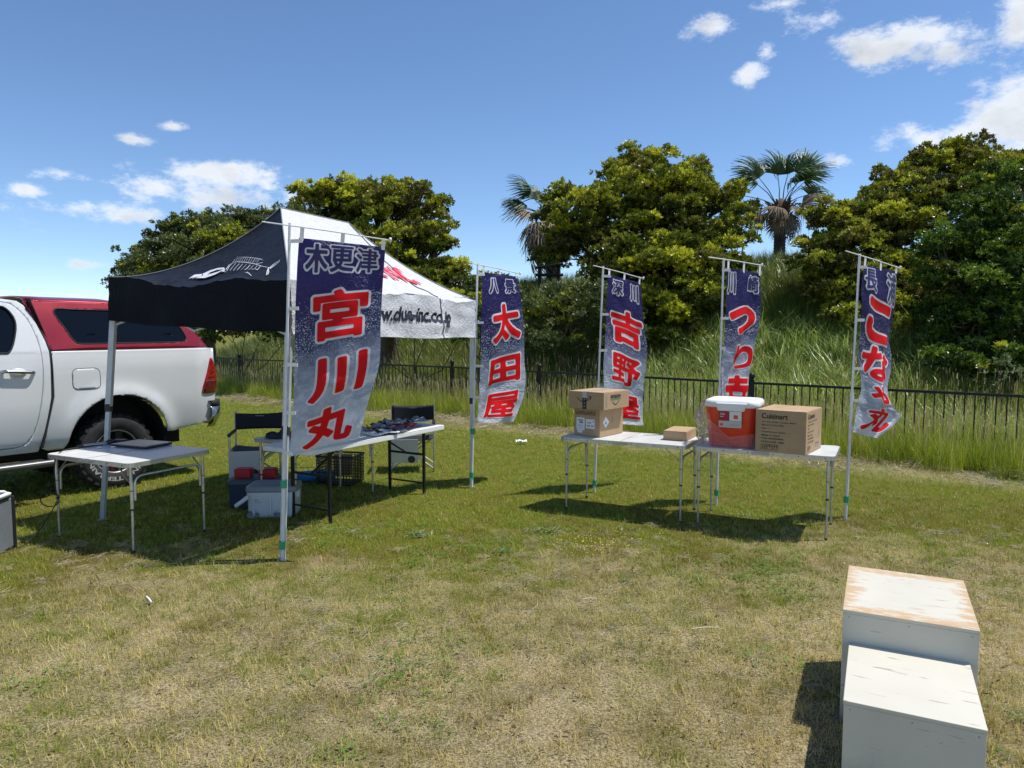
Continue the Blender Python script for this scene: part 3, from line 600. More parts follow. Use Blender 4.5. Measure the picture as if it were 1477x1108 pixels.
IRON = mat('dark iron paint', (.014, .016, .018), .45, .3, var=.2)
fp = [(-15.0, 26.6), (-7.87, 20.8), (-1.29, 15.5), (.54, 14.1), (3.83, 11.45), (5.47, 10.1), (6.56, 9.2), (9.5, 6.8)]
ztop = [1.0, .90, .93, .91, .88, .87, .87, .87]
rail = thing('iron_railing', 'low black iron railing with ball-topped posts along the edge of the lawn', 'railing', (.54, 14.1, 0))
O = Vector((.54, 14.1, 0))
mbt = MB(); mbb = MB()
for i in range(len(fp) - 1):
    p0 = Vector((*fp[i], ztop[i])) - O; p1 = Vector((*fp[i + 1], ztop[i + 1])) - O
    mbt.bar(p0, p1 + (p1 - p0).normalized() * .004, .05, .035); d = Vector((0, 0, -.72)); mbb.bar(p0 + d, p1 + d, .04, .03)
mbt.build('top_rail', IRON, rail); mbb.build('bottom_rail', IRON, rail)
pm = MB(); pm.tube([(0, 0, -.79), (0, 0, -.018)], .0095, 6); pme = None
cnt = 0
for i in range(len(fp) - 1):
    p0 = Vector((*fp[i], ztop[i])) - O; p1 = Vector((*fp[i + 1], ztop[i + 1])) - O; n_ = int((p1 - p0).length / .115)
    if fp[i][0] < -9: mb_far = MB()
    for k in range(n_):
        p = p0.lerp(p1, (k + .5) / n_)
        if fp[i][0] < -9: mb_far.tube([p + Vector((0, 0, -.79)), p + Vector((0, 0, -.018))], .0095, 5); continue
        if pme is None: q = pm.build('baluster', IRON, rail); pme = q.data
        else: q = bpy.data.objects.new('baluster', pme); COL.objects.link(q); q.parent = rail
        q.location = p; cnt += 1
    if fp[i][0] < -9: tag(mb_far.build('far_balusters', IRON, rail), kind='stuff')
post = MB(); post.box((0, 0, .42), (.07, .07, 1.04)); post.lathe([(.0, .925), (.04, .93), (.03, .96), (.042, .98), (.052, 1.01), (.042, 1.045), (.02, 1.06), (0, 1.062)], 14)
pme = None
def on_line(px):
    for i in range(len(fp) - 1):
        a, b_ = fp[i], fp[i + 1]; k = (px - 738.5) / FPX
        t_ = (k * a[1] - a[0]) / ((b_[0] - a[0]) - k * (b_[1] - a[1]))
        if 0 <= t_ <= 1: return Vector((a[0] + (b_[0] - a[0]) * t_, a[1] + (b_[1] - a[1]) * t_, 0)), ztop[i] + (ztop[i + 1] - ztop[i]) * t_
for px in (235, 345, 500, 652, 778, 925, 1085):
    p, z = on_line(px)
    if pme is None: q = post.build('post', IRON, rail); pme = q.data
    else: q = bpy.data.objects.new('post', pme); COL.objects.link(q); q.parent = rail
    q.location = p - O + Vector((0, 0, z - .9))
# ------------------------------------------------------------------ lettering
def font_mesh(s, shear=0., offset=0.):
    c = bpy.data.curves.new('lettering_source', 'FONT'); c.body = s; c.offset = offset; c.shear = shear; c.resolution_u = 4
    o = bpy.data.objects.new('lettering_source', c); COL.objects.link(o); me = bpy.data.meshes.new_from_object(o)
    v = np.array([[p.co.x, p.co.y] for p in me.vertices]); f = [tuple(p.vertices) for p in me.polygons]
    bpy.data.objects.remove(o); bpy.data.meshes.remove(me); return v, f
_gc = {}
def glyph_sdf(ch, wd, ht, n, pad):
    """distance to the stroke edge (negative inside) on a grid over a wd x ht metre box plus pad"""
    if ch not in _gc: _gc[ch] = font_mesh(ch)
    v, f = _gc[ch]; lo = v.min(0); hi = v.max(0); v = (v - lo) / (hi - lo) * np.array([wd, ht])
    ec = {}
    for q in f:
        for i in range(len(q)):
            e = (min(q[i], q[(i + 1) % len(q)]), max(q[i], q[(i + 1) % len(q)])); ec[e] = ec.get(e, 0) + 1
    E_ = [e for e, k in ec.items() if k == 1]; A = v[[e[0] for e in E_]]; B = v[[e[1] for e in E_]]
    nx_ = n; ny_ = max(8, int(n * (ht + 2 * pad) / (wd + 2 * pad)))
    gx = np.linspace(-pad, wd + pad, nx_ + 1); gy = np.linspace(-pad, ht + pad, ny_ + 1); X, Y = np.meshgrid(gx, gy); P = np.stack([X.ravel(), Y.ravel()], 1)
    D = np.full(len(P), 9.); AB = B - A; l2 = (AB ** 2).sum(1) + 1e-12
    for a, ab, q in zip(A, AB, l2):
        t_ = np.clip(((P - a) @ ab) / q, 0, 1); D = np.minimum(D, np.hypot(*(P - a - t_[:, None] * ab).T))
    ins = np.zeros(len(P), bool)
    for a, b_ in zip(A, B):      # even-odd rule on the outline
        c1 = (a[1] > P[:, 1]) != (b_[1] > P[:, 1])
        if not c1.any(): continue
        xi = (b_[0] - a[0]) * (P[:, 1] - a[1]) / (b_[1] - a[1] + 1e-12) + a[0]; ins ^= c1 & (P[:, 0] < xi)
    return gx, gy, np.where(ins, -D, D).reshape(ny_ + 1, nx_ + 1)
def iso_fill(gx, gy, S, lev):
    V = []; Fc = []; key = {}
    def gv_(k, p):
        if k not in key: key[k] = len(V); V.append(p)
        return key[k]
    for j in range(len(gy) - 1):
        for i in range(len(gx) - 1):
            cs = [(i, j), (i + 1, j), (i + 1, j + 1), (i, j + 1)]; ds = [S[b_, a] - lev for a, b_ in cs]
            if all(d > 0 for d in ds): continue
            poly = []
            for k in range(4):
                a, b_ = cs[k], cs[(k + 1) % 4]; da, db = ds[k], ds[(k + 1) % 4]
                if da <= 0: poly.append(gv_(a, (gx[a[0]], gy[a[1]])))
                if (da <= 0) != (db <= 0):
                    q = da / (da - db); e = (min(a, b_), max(a, b_)); poly.append(gv_(e, (gx[a[0]] + (gx[b_[0]] - gx[a[0]]) * q, gy[a[1]] + (gy[b_[1]] - gy[a[1]]) * q)))
            poly = [p for k, p in enumerate(poly) if p != poly[k - 1]]
            if len(poly) >= 3: Fc.append(tuple(poly))
    return V, Fc
def flat_print(v, f, grid=0):
    """cut a flat mesh by a grid so that it can follow folds"""
    bm = bmesh.new(); vs = [bm.verts.new((x, y, 0)) for x, y in v]
    for q in f:
        try: bm.faces.new([vs[i] for i in q])
        except ValueError: pass
    if grid:
        lo = v.min(0); hi = v.max(0)
        for ax in (0, 1):
            k = math.ceil(lo[ax] / grid) * grid
            while k < hi[ax]:
                no = (1, 0, 0) if ax == 0 else (0, 1, 0); co = (k, 0, 0) if ax == 0 else (0, k, 0)
                bmesh.ops.bisect_plane(bm, geom=bm.verts[:] + bm.edges[:] + bm.faces[:], plane_co=co, plane_no=no); k += grid
    bm.verts.index_update(); V = [(p.co.x, p.co.y) for p in bm.verts]; F_ = [tuple(p.index for p in q.verts) for q in bm.faces]; bm.free(); return V, F_
def text_on(name, s, fn, rect, m, parent, shear=0, offset=0, grid=0, lift=.002, keep=False):
    """print string s inside rect (u0, v0, u1, v1) of the surface fn(u, v) -> (point, normal)"""
    v, f = font_mesh(s, shear, offset); lo = v.min(0); hi = v.max(0); v = (v - lo) / (hi - lo)
    v = v * np.array([rect[2] - rect[0], rect[3] - rect[1]]) + np.array([rect[0], rect[1]])
    V, F_ = flat_print(v, f, grid) if grid else (v, f)
    mb = MB(); pts = []
    for a, b_ in V: p, nn = fn(a, b_); pts.append(p + nn * lift)
    mb.add(pts, F_); return mb.build(name, m, parent)
def plane_fn(o, ux, uy):       # surface in metres: o + ux*u + uy*v
    o = Vector(o); ux = Vector(ux).normalized(); uy = Vector(uy).normalized(); n = ux.cross(uy)
    return lambda a, b_: (o + ux * a + uy * b_, n)
def stroke_poly(mb, fn, pts, wd, lift=.002):
    P2 = [Vector(p) for p in pts]
    for a, b_ in zip(P2[:-1], P2[1:]):
        d = (b_ - a).normalized(); s = Vector((-d.y, d.x)) * wd / 2; q = [a - s, a + s, b_ + s, b_ - s]
        vs = []
        for z in q: p, nn = fn(z.x, z.y); vs.append(p + nn * lift)
        mb.add(vs, [(0, 3, 2, 1)])

# ------------------------------------------------------------------ pop-up canopy
def fabric(name, col, rough=.62, wr=.3, transl=.25, sc=14):
    m = bpy.data.materials.new(name); m.use_nodes = True; t = m.node_tree; b = t.nodes['Principled BSDF']; b.inputs['Base Color'].default_value = (*col, 1); b.inputs['Roughness'].default_value = rough
    b.inputs['Specular IOR Level'].default_value = .35
    co = nd(t, 'ShaderNodeTexCoord'); n = nd(t, 'ShaderNodeTexNoise'); n.inputs['Scale'].default_value = sc; n.inputs['Detail'].default_value = 6; n.inputs['Distortion'].default_value = 1.5; t.links.new(co.outputs['Object'], n.inputs['Vector'])
    vo = nd(t, 'ShaderNodeTexVoronoi'); vo.feature = 'DISTANCE_TO_EDGE'; vo.inputs['Scale'].default_value = sc * .7
    t.links.new(n.outputs['Color'], nd(t, 'ShaderNodeVectorMath').inputs[0]); va = nd(t, 'ShaderNodeVectorMath', operation='MULTIPLY_ADD'); t.links.new(n.outputs['Color'], va.inputs[0]); va.inputs[1].default_value = (.35,) * 3; t.links.new(co.outputs['Object'], va.inputs[2]); t.links.new(va.outputs[0], vo.inputs['Vector'])
    hgt = mth(t, 'MULTIPLY_ADD', mth(t, 'MINIMUM', vo.outputs[0], .25), 1.6, n.outputs['Fac'])
    bp = nd(t, 'ShaderNodeBump'); bp.inputs['Strength'].default_value = wr; bp.inputs['Distance'].default_value = .03; t.links.new(hgt, bp.inputs['Height']); t.links.new(bp.outputs[0], b.inputs['Normal'])
    tr = nd(t, 'ShaderNodeBsdfTranslucent'); tr.inputs[0].default_value = (*col, 1); ms = nd(t, 'ShaderNodeMixShader'); ms.inputs[0].default_value = transl
    t.links.new(b.outputs[0], ms.inputs[1]); t.links.new(tr.outputs[0], ms.inputs[2]); t.links.new(ms.outputs[0], t.nodes['Material Output'].inputs[0]); return m
CLOTH_W = fabric('white canopy fabric', (.74, .75, .78), .6, .55, .12, 16)
CLOTH_K = fabric('black canopy fabric', (.006, .007, .011), .5, .35, .03, 9)
CLOTH_V = fabric('black valance fabric', (.004, .0045, .008), .7, .2, .02, 9); CLOTH_V.node_tree.nodes['Principled BSDF'].inputs['Specular IOR Level'].default_value = .12
O = Vector((-2.05, 7.1, 0))
tent = thing('popup_canopy', 'pop-up canopy with black and white sloping roof on pale metal legs, shading the tables', 'canopy', O)
cA, cB, cC = Vector((-3.55, 6.41, 2.176)) - O, Vector((-1.61, 5.26, 2.075)) - O, Vector((-.38, 7.78, 2.034)) - O; cD = Vector((-2.32, 8.93, 2.12)) - O
fA, fB, fC, fD = Vector((-3.70, 6.41, 0)) - O, Vector((-1.71, 5.262, 0)) - O, Vector((-.443, 7.776, 0)) - O, Vector((-2.43, 8.93, 0)) - O
P1, P2 = Vector((-2.133, 6.75, 2.835)) - O, Vector((-1.71, 7.62, 2.83)) - O
def nz_(x, y, z, s, k=0): return mnoise.noise(Vector((x * s + k, y * s, z * s)))
def roof_pt(a, b_, q1, q0, u, v, sagl, sagr, dent, seed, edge=.03):
    """a-b eave, q0-q1 top edge"""
    e0 = a.lerp(b_, u); e1 = q0.lerp(q1, u); p = e0.lerp(e1, v); s = (sagl * (1 - u) + sagr * u) + dent * 4 * u * (1 - u) * .5
    p = p - Vector((0, 0, 1)) * s * (v * (1 - v) * 4) ** .9
    w_ = 4 * u * (1 - u) * (1 - v)
    p.z += edge * math.sin(u * 9 + seed) * (1 - v) ** 3 * min(1, 8 * u * (1 - u)) - .035 * w_ * (1 - v) ** 3
    wr = .012 * nz_(p.x, p.y, p.z, 5, seed) + .008 * nz_(p.x, p.y, p.z, 13, seed) + .02 * abs(nz_(u * 3 + v, u * 7 - v * 2, 0, 2.2, seed)) * (1 - v)
    p.z -= wr * min(1, 12 * u * (1 - u)) * min(1, 6 * (1 - v) + .05); return p
def fK(u, v): return roof_pt(cA, cB, P1, P1, u, v, .165, .03, .09, 1.0)
def fW(u, v): return roof_pt(cB, cC, P2, P1, u, v, .03, .10, .03, 2.6)
def fB1(u, v): return roof_pt(cC, cD, P2, P2, u, v, .10, .1, .05, 4)
def fB2(u, v): return roof_pt(cD, cA, P1, P2, u, v, .1, .165, .04, 6)
for nm, fn_, m_, lb in (('black_roof_panel', fK, CLOTH_K, 'black front roof panel with a white fish skeleton'), ('white_roof_panel', fW, CLOTH_W, 'white crinkled roof panel with red letters'), ('white_roof_panel', fB1, CLOTH_W, None), ('black_roof_panel', fB2, CLOTH_K, None)):
    mb = MB(); mb.grid(fn_, 60, 36); mb.build(nm, m_, tent, label=lb)
def valance(a, b_, fn_, drop, seed, amp=.008, bl=(0, 0)):
    nrm = (b_ - a).cross(Vector((0, 0, 1))).normalized()
    def g_(u, v):
        p = fn_(u, 0); p.z += (a.lerp(b_, u).z - .012 * 4 * u * (1 - u) - p.z) * v; p = p + Vector((0, 0, -drop * v)); wv = amp * v * (math.sin(u * 17 + seed) + .7 * math.sin(u * 31 + seed * 2)) + amp * 1.3 * nz_(u * 4, v * 2, seed, 2.5)
        return p + nrm * (wv + .012 * v + .004) + Vector((0, 0, .005 * math.sin(u * 14 + seed) * v))
    return g_
vK = valance(cA, cB, fK, .385, 1); vW = valance(cB, cC, fW, .40, 2, .02); v3 = valance(cC, cD, fB1, .38, 3); v4 = valance(cD, cA, fB2, .38, 4)
for g_, m_, nm in ((vK, CLOTH_V, 'black_valance'), (vW, CLOTH_W, 'white_valance'), (v3, CLOTH_W, 'white_valance'), (v4, CLOTH_V, 'black_valance')):
    mb = MB(); mb.grid(g_, 70, 8); mb.build(nm, m_, tent)
PIPING = mat('grey piping', (.2, .21, .23), .6)
mb = MB()
for fn_, u in ((fK, 0), (fK, 1), (fW, 1), (fB1, 1)): mb.tube([fn_(u, v / 20) + Vector((0, 0, .006)) for v in range(21)], .0055, 5)
mb.tube([P1, P2], .007, 5); mb.build('seam_piping', PIPING, tent)
def sfn(fn_):
    def h(u, v):
        p = fn_(u, v); du = fn_(min(1, u + .01), v) - fn_(max(0, u - .01), v); dv = fn_(u, min(1, v + .01)) - fn_(u, max(0, v - .01)); n_ = du.cross(dv).normalized(); return p, n_
    return h
# joint between the two halves of the white side
mb = MB(); SEAM = mat('dark joint', (.10, .10, .11), .8)
js = [(.995, .985), (.93, .82), (.83, .6), (.76, .4), (.735, .2), (.73, .01)]
mb.tube([fW(*[js[int(k / 4)][i] * (1 - (k % 4) / 4) + js[min(5, int(k / 4) + 1)][i] * (k % 4) / 4 for i in (0, 1)]) + Vector((0, 0, .004)) for k in range(21)], .006, 5)
mb.tube([vW(.73, v / 10) + Vector((.004, -.004, 0)) for v in range(11)], .005, 5); mb.build('panel_joint', SEAM, tent)
hW = sfn(fW); hK = sfn(fK)
RED_T = mat('red canopy print', (.72, .03, .07), .6); BLK_T = mat('black canopy print', (.012, .012, .03), .6); WHT_T = mat('white canopy print', (.62, .63, .66), .6)
text_on('roof_lettering', 'CLUE INC.', hW, (.32, .27, .835, .50), RED_T, tent, shear=.35, offset=.03, grid=.03, lift=.014)
text_on('valance_lettering', 'www.clue-inc.co.jp', sfn(lambda u, v: vW(u, 1 - v)), (.29, .27, .80, .72), BLK_T, tent, shear=.1, offset=.035, grid=.02, lift=.006)
# fish skeleton print on the black side
fish = MB()
def fp_(pts, w_): stroke_poly(fish, hK, pts, w_ * .72, .014)
def FU(x, y):       # from zoomed picture coordinates of the print to panel coordinates
    p = PT(160 + x / 5.275, 240 + y / 5.275, 5.9) ; d = (p - Vector((0, 0, EYE)))
    # intersect with the panel by search
    best = None
    for k in range(2):
        rng_ = [(a / 24, b_ / 16) for a in range(25) for b_ in range(17)] if k == 0 else [(best[1] + a / 240, best[2] + b_ / 160) for a in range(-10, 11) for b_ in range(-10, 11)]
        for u, v in rng_:
            if not (0 <= u <= 1 and 0 <= v < 1): continue
            q = fK(u, v) + O - Vector((0, 0, EYE)); e = (q.normalized() - d.normalized()).length
            if best is None or e < best[0]: best = (e, u, v)
    return best[1], best[2]
def fline(pts, w_=.006): fp_([FU(*p) for p in pts], w_)
def fpoly(pts):
    q = [FU(*p) for p in pts]; V = []
    for a, b_ in q: p, nn = hK(a, b_); V.append(p + nn * .014)
    fish.add(V, [tuple(range(len(V)))])
for a in ([(600, 862), (640, 835), (700, 830), (690, 848)], [(640, 862), (720, 862), (800, 835), (860, 810), (865, 795), (820, 815), (740, 838), (700, 850)], [(700, 830), (760, 800), (820, 785), (870, 780), (868, 792), (810, 800), (760, 818), (715, 840)], [(850, 782), (872, 785), (870, 808), (852, 815)], [(690, 850), (730, 826), (760, 822), (720, 848)]): fpoly(a)
for a in ([(640, 850), (600, 866)], [(660, 845), (625, 868)], [(880, 815), (850, 808)]): fline(a, .004)
fline([(880, 800), (905, 760), (960, 738), (1030, 740), (1100, 752), (1150, 770), (1210, 785)], .007)
for k in range(9):
    x = 915 + k * 27; fline([(x + 15, 745 + k * 3), (x - 12, 775 + k * 3), (x - 28, 808 - k * 2)], .0055)
for k in range(12): x = 930 + k * 17; fline([(x, 742), (x + 22, 716 - 14 * math.sin(k / 11 * 3)), (x + 45, 694 - 6 * math.sin(k / 11 * 3) + k * 3)], .0035)
for a in ([(1110, 752), (1162, 742)], [(1040, 815), (1072, 846)], [(1020, 818), (1060, 828)], [(1206, 785), (1190, 810), (1186, 842)], [(1206, 785), (1205, 815), (1196, 838)], [(1208, 785), (1250, 755), (1298, 722)], [(1212, 790), (1255, 762), (1290, 735)]): fline(a, .006)
fish.build('fish_skeleton_print', WHT_T, tent)
# legs, trusses, feet, tapes
for (fo, co_, gt) in ((fA, cA, 0), (fB, cB, 1), (fC, cC, 1), (fD, cD, 0)):
    mb = MB(); top = co_ - Vector((0, 0, .03)); top.x += (0 if gt is None else 0); d = (top - fo); pass
    top = top + (Vector((0, 0, top.z)) - top) * .028; d = (top - fo); mid = fo + d * .52
    mb.bar(fo, mid, .038, .038, (0, 1, 0)); mb.bar(mid - d * .04, top, .048, .048, (0, 1, 0)); lg = mb.build('leg', M['legpaint'], tent, bevel=.003)
    m2 = MB(); m2.box(fo + Vector((0, 0, .004)), (.075, .075, .008)); m2.build('foot_plate', M['alu_dull'], lg)
    m3 = MB(); m3.box(mid - d * .045, (.05, .05, .07)); m3.build('slider', M['darkplastic'], lg, bevel=.004)
tz = lambda p: p + Vector((0, 0, -.09))
for (a, b_) in ((cA, cB), (cB, cC), (cC, cD), (cD, cA)):
    mb = MB(); n_ = 2 if (a - b_).length < 2.5 else 3; d0 = Vector((0, 0, -.12)); d1 = Vector((0, 0, -.42))
    inw = ((a + b_) / 2) * -.02; inw.z = 0
    for k in range(n_):
        s = a.lerp(b_, k / n_) + inw; e = a.lerp(b_, (k + 1) / n_) + inw; mb.bar(s + d0, e + d1, .022, .012); mb.bar(s + d1 + inw * .4, e + d0 + inw * .4, .022, .012)
    mb.build('truss', M['legpaint'], tent)
mb = MB()
for q in (cA, cB, cC, cD):
    pk = P1 if q in (cA, cB) else P2; mb.bar(q + Vector((0, 0, -.15)), pk + Vector((0, 0, -.45)), .02, .012)
for pk in (P1, P2): mb.tube([pk + Vector((0, 0, -.75)), pk + Vector((0, 0, -.03))], .02, 8)
mb.build('roof_strut', M['legpaint'], tent)
CORD = mat('black cord', (.02, .02, .02), .8)

# ------------------------------------------------------------------ banners
def flag_material():
    m = bpy.data.materials.new('printed banner cloth'); m.use_nodes = True; t = m.node_tree; b = t.nodes['Principled BSDF']; b.inputs['Roughness'].default_value = .42; b.inputs['Specular IOR Level'].default_value = .5
    uv = nd(t, 'ShaderNodeTexCoord'); s = nd(t, 'ShaderNodeSeparateXYZ'); t.links.new(uv.outputs['UV'], s.inputs[0])
    mp = nd(t, 'ShaderNodeMapping'); mp.inputs['Scale'].default_value = (1, 3, 1); t.links.new(uv.outputs['UV'], mp.inputs[0])
    oi = nd(t, 'ShaderNodeObjectInfo')
    n = nd(t, 'ShaderNodeTexNoise'); n.inputs['Scale'].default_value = 3.0; n.inputs['Detail'].default_value = 8; n.inputs['Roughness'].default_value = .62; n.inputs['Distortion'].default_value = .6; t.links.new(mp.outputs[0], n.inputs['Vector'])
    sp = nd(t, 'ShaderNodeTexVoronoi'); sp.inputs['Scale'].default_value = 52; t.links.new(mp.outputs[0], sp.inputs['Vector'])
    spn = nd(t, 'ShaderNodeTexNoise'); spn.inputs['Scale'].default_value = 75; spn.inputs['Detail'].default_value = 3; t.links.new(mp.outputs[0], spn.inputs['Vector'])
    # v: 0 top .. 1 bottom, warped by the wave crest
    v = mth(t, 'MULTIPLY_ADD', mth(t, 'SUBTRACT', n.outputs['Fac'], .5), .28, s.outputs[1]); v = mth(t, 'MULTIPLY_ADD', s.outputs[0], .07, v)
    base = nd(t, 'ShaderNodeValToRGB'); e = base.color_ramp.elements; e[0].position = 0; e[0].color = (.030, .020, .135, 1); e[1].position = 1; e[1].color = (.74, .79, .87, 1)
    for p, c in ((.30, (.028, .021, .12)), (.44, (.06, .075, .17)), (.56, (.28, .33, .45)), (.7, (.48, .54, .66)), (.85, (.42, .48, .60)), (.95, (.66, .72, .82))): q = e.new(p); q.color = (*c, 1)
    t.links.new(v, base.inputs[0])
    # spray: number of flecks rises to the crest then fades
    r1 = nd(t, 'ShaderNodeMapRange'); r1.inputs['From Min'].default_value = .14; r1.inputs['From Max'].default_value = .42; r1.inputs['To Min'].default_value = -.02; r1.inputs['To Max'].default_value = .40; t.links.new(v, r1.inputs[0])
    r2 = nd(t, 'ShaderNodeMapRange'); r2.inputs['From Min'].default_value = .42; r2.inputs['From Max'].default_value = .68; r2.inputs['To Min'].default_value = 0; r2.inputs['To Max'].default_value = -.42; t.links.new(v, r2.inputs[0])
    thr = mth(t, 'ADD', mth(t, 'ADD', r1.outputs[0], r2.outputs[0]), mth(t, 'MULTIPLY', mth(t, 'SUBTRACT', spn.outputs['Fac'], .55), 1.0))
    fl = mth(t, 'LESS_THAN', sp.outputs['Distance'], thr)
    mot = nd(t, 'ShaderNodeTexNoise'); mot.inputs['Scale'].default_value = 7; mot.inputs['Detail'].default_value = 9; mot.inputs['Roughness'].default_value = .7; t.links.new(mp.outputs[0], mot.inputs['Vector'])
    c = cmix(t, mth(t, 'MULTIPLY', fl, .82), base.outputs[0], (.62, .66, .74))
    lo = nd(t, 'ShaderNodeMapRange'); lo.inputs['From Min'].default_value = .45; lo.inputs['From Max'].default_value = .66; t.links.new(mot.outputs['Fac'], lo.inputs[0])
    lv = nd(t, 'ShaderNodeMapRange'); lv.inputs['From Min'].default_value = .45; lv.inputs['From Max'].default_value = .65; lv.inputs['To Max'].default_value = .6; t.links.new(s.outputs[1], lv.inputs[0])
    c = cmix(t, mth(t, 'MULTIPLY', lo.outputs[0], lv.outputs[0]), c, (.80, .84, .9)); t.links.new(c, b.inputs['Base Color'])
    cr = nd(t, 'ShaderNodeTexNoise'); cr.inputs['Scale'].default_value = 9; cr.inputs['Detail'].default_value = 4; cr.inputs['Distortion'].default_value = 2.2; t.links.new(mp.outputs[0], cr.inputs['Vector'])
    bp = nd(t, 'ShaderNodeBump'); bp.inputs['Strength'].default_value = .9; bp.inputs['Distance'].default_value = .02; t.links.new(cr.outputs['Fac'], bp.inputs['Height']); t.links.new(bp.outputs[0], b.inputs['Normal'])
    tr = nd(t, 'ShaderNodeBsdfTranslucent'); t.links.new(c, tr.inputs[0]); ms = nd(t, 'ShaderNodeMixShader'); ms.inputs[0].default_value = .42
    t.links.new(b.outputs[0], ms.inputs[1]); t.links.new(tr.outputs[0], ms.inputs[2]); t.links.new(ms.outputs[0], t.nodes['Material Output'].inputs[0]); return m
BANNER = flag_material()
def catm(pts, t_):
    n = len(pts) - 1; x = min(n - 1e-6, max(0, t_ * n)); i = int(x); f = x - i; P = [Vector(pts[max(0, min(n, i + k))]) for k in (-1, 0, 1, 2)]
    return .5 * (2 * P[1] + (P[2] - P[0]) * f + (2 * P[0] - 5 * P[1] + 4 * P[2] - P[3]) * f * f + (3 * P[1] - P[0] - 3 * P[2] + P[3]) * f ** 3)
def banner(label, base, top, bar0, bar1, ang, left, right, chars, seed, billow=.05, tapes=()):
    """base: foot of the pole; top, bar, left, right: outline of the cloth as seen, put on the upright plane it hangs in"""
    base = Vector((*base, 0)); r = thing('banner', label, 'banner', base, 0, 'fishing banners hung from white poles')
    ptop = PT(*top, base.y); dirv = Vector((math.cos(ang), math.sin(ang), 0)); nrm = Vector((dirv.y, -dirv.x, 0)); eye = Vector((0, 0, EYE))
    def onp(px, py):
        d = PT(px, py, 1.0) - eye; o = ptop + nrm * .03; t_ = (o - eye).dot(nrm) / d.dot(nrm); return eye + d * t_ - base
    tp = ptop - base
    mb = MB(); mb.tube([(0, 0, -.05), tp * .48], .0135, 10); mb.tube([tp * .46, tp], .0105, 10); mb.tube([tp * .46, tp * .485], .017, 10); mb.build('pole', M['whitepole'], r)
    b0 = onp(*bar0); b1 = onp(*bar1); mb = MB(); mb.tube([b0, (b0 + b1) / 2 + Vector((0, 0, .004)), b1], .005, 7); mb.lathe([(0, -.01), (.01, -.01), (.01, .02), (0, .02)], 8, Matrix.Translation(b1)); mb.build('crossbar', M['whitepole'], r)
    def fn_(u, v):
        a = catm(left, v); b_ = catm(right, v); q = a.lerp(b_, u)
        sagc = 0
        p = onp(q.x, q.y); e = min(1, 3 * v + .15) * min(1, u * 4)
        off = billow * e * (math.sin(v * 8.5 + u * 2.2 + seed) * .6 + math.sin(v * 3.1 - u * 3 + seed * 2) * .7) + .022 * e * math.sin(u * 9 + v * 5 + seed) + .012 * nz_(u * 3, v * 9, seed, 1.5)
        off += (.03 if v < 0 else 0)
        return p + nrm * off
    NU, NV = 26, 90; mb = MB(); mb.grid(lambda u, v: fn_(u, v), NU, NV); uv = [(i / NU, j / NV) for j in range(NV + 1) for i in range(NU + 1)]
    cl = mb.build('cloth', BANNER, r, uv=uv)
    W = .6; Hh = 1.75
    def hf(u, v):
        p = fn_(u, v); du = fn_(u + .01, v) - fn_(u - .01, v); dv = fn_(u, v + .01) - fn_(u, v - .01); n_ = dv.cross(du).normalized()
        if n_.dot(eye - (p + base)) < 0: n_ = -n_
        return p, n_
    for (ch, u0, v0, u1, v1, big, bold) in chars:
        wd, ht = (u1 - u0) * W, (v1 - v0) * Hh; pad = .035 if big else .016
        gx, gy, S = glyph_sdf(ch, wd, ht, 64 if big else 44, pad)
        ow = .018 if big else .013
        for (lv, m_, lf, nm) in (((bold if big else bold * .6) + ow, M['white_letter'], .0035, 'letter_outline'), (bold if big else bold * .6, M['red_letter'] if big else M['navy_letter'], .006, 'letter')):
            V, F_ = iso_fill(gx, gy, S, lv); mm = MB(); pts = []
            for a, b_ in V: p, n_ = hf(u0 + a / W, v1 - b_ / Hh); pts.append(p + n_ * lf)
            mm.add(pts, F_, True); mm.build(nm, m_, cl)
    # loops that hold the cloth
    mb = MB()
    for u in (.03, .5, .97):
        p = fn_(u, 0); q = b0 + (b1 - b0) * max(0, min(1, ((p - b0).dot(b1 - b0)) / (b1 - b0).length_squared)); mb.bar(p + Vector((0, 0, -.02)), q + Vector((0, 0, .008)), .028, .003, tuple(nrm))
    for v in (.02, .27, .5, .74, .97):
        p = fn_(.0, v); k = p.z / tp.z; q = tp * k; mb.bar(p + (p - q).normalized() * .03, q - (p - q).normalized() * .012, .026, .004, tuple(nrm))
    mb.build('loop', M['whiteplastic'], r)
    for z in tapes:
        mb = MB(); k = z / tp.z; mb.tube([tp * (k - .012), tp * (k + .012)], .024, 10, caps=False); mb.build('green_tape_band', M['green_tape'], r)
    return r
banner('largest banner, nearest the camera, purple over white with red characters reading 宮川丸', (-1.707, 5.24), (418, 322), (378, 320), (563, 347), R_(10),
       [(431, 343), (427, 420), (425, 490), (424, 560), (421, 610), (418, 659)], [(556, 357), (552, 410), (549, 470), (547, 525), (533, 572), (518, 632)],
       [('木', .10, .03, .34, .135, 0, .010), ('更', .385, .03, .64, .135, 0, .008), ('津', .68, .03, .92, .14, 0, .007), ('宮', .22, .215, .82, .42, 1, .013), ('川', .21, .51, .83, .715, 1, .016), ('丸', .2, .79, .83, .965, 1, .016)], 1.3, .03, (.12, .58, ))
banner('banner at the far right leg of the canopy, red characters reading 太田屋', (-.443, 7.75), (689, 380), (677, 379), (750, 395), R_(51),
       [(696, 393), (694, 460), (693, 528), (691, 575), (689, 611)], [(746, 399), (751, 449), (757, 510), (757, 560), (739, 609)],
       [('八', .2, .045, .40, .125, 0, .010), ('景', .64, .045, .88, .13, 0, .006), ('太', .24, .2, .86, .385, 1, .016), ('田', .22, .49, .82, .66, 1, .015), ('屋', .2, .75, .85, .93, 1, .010)], 4.2, .03, (.14, .62))
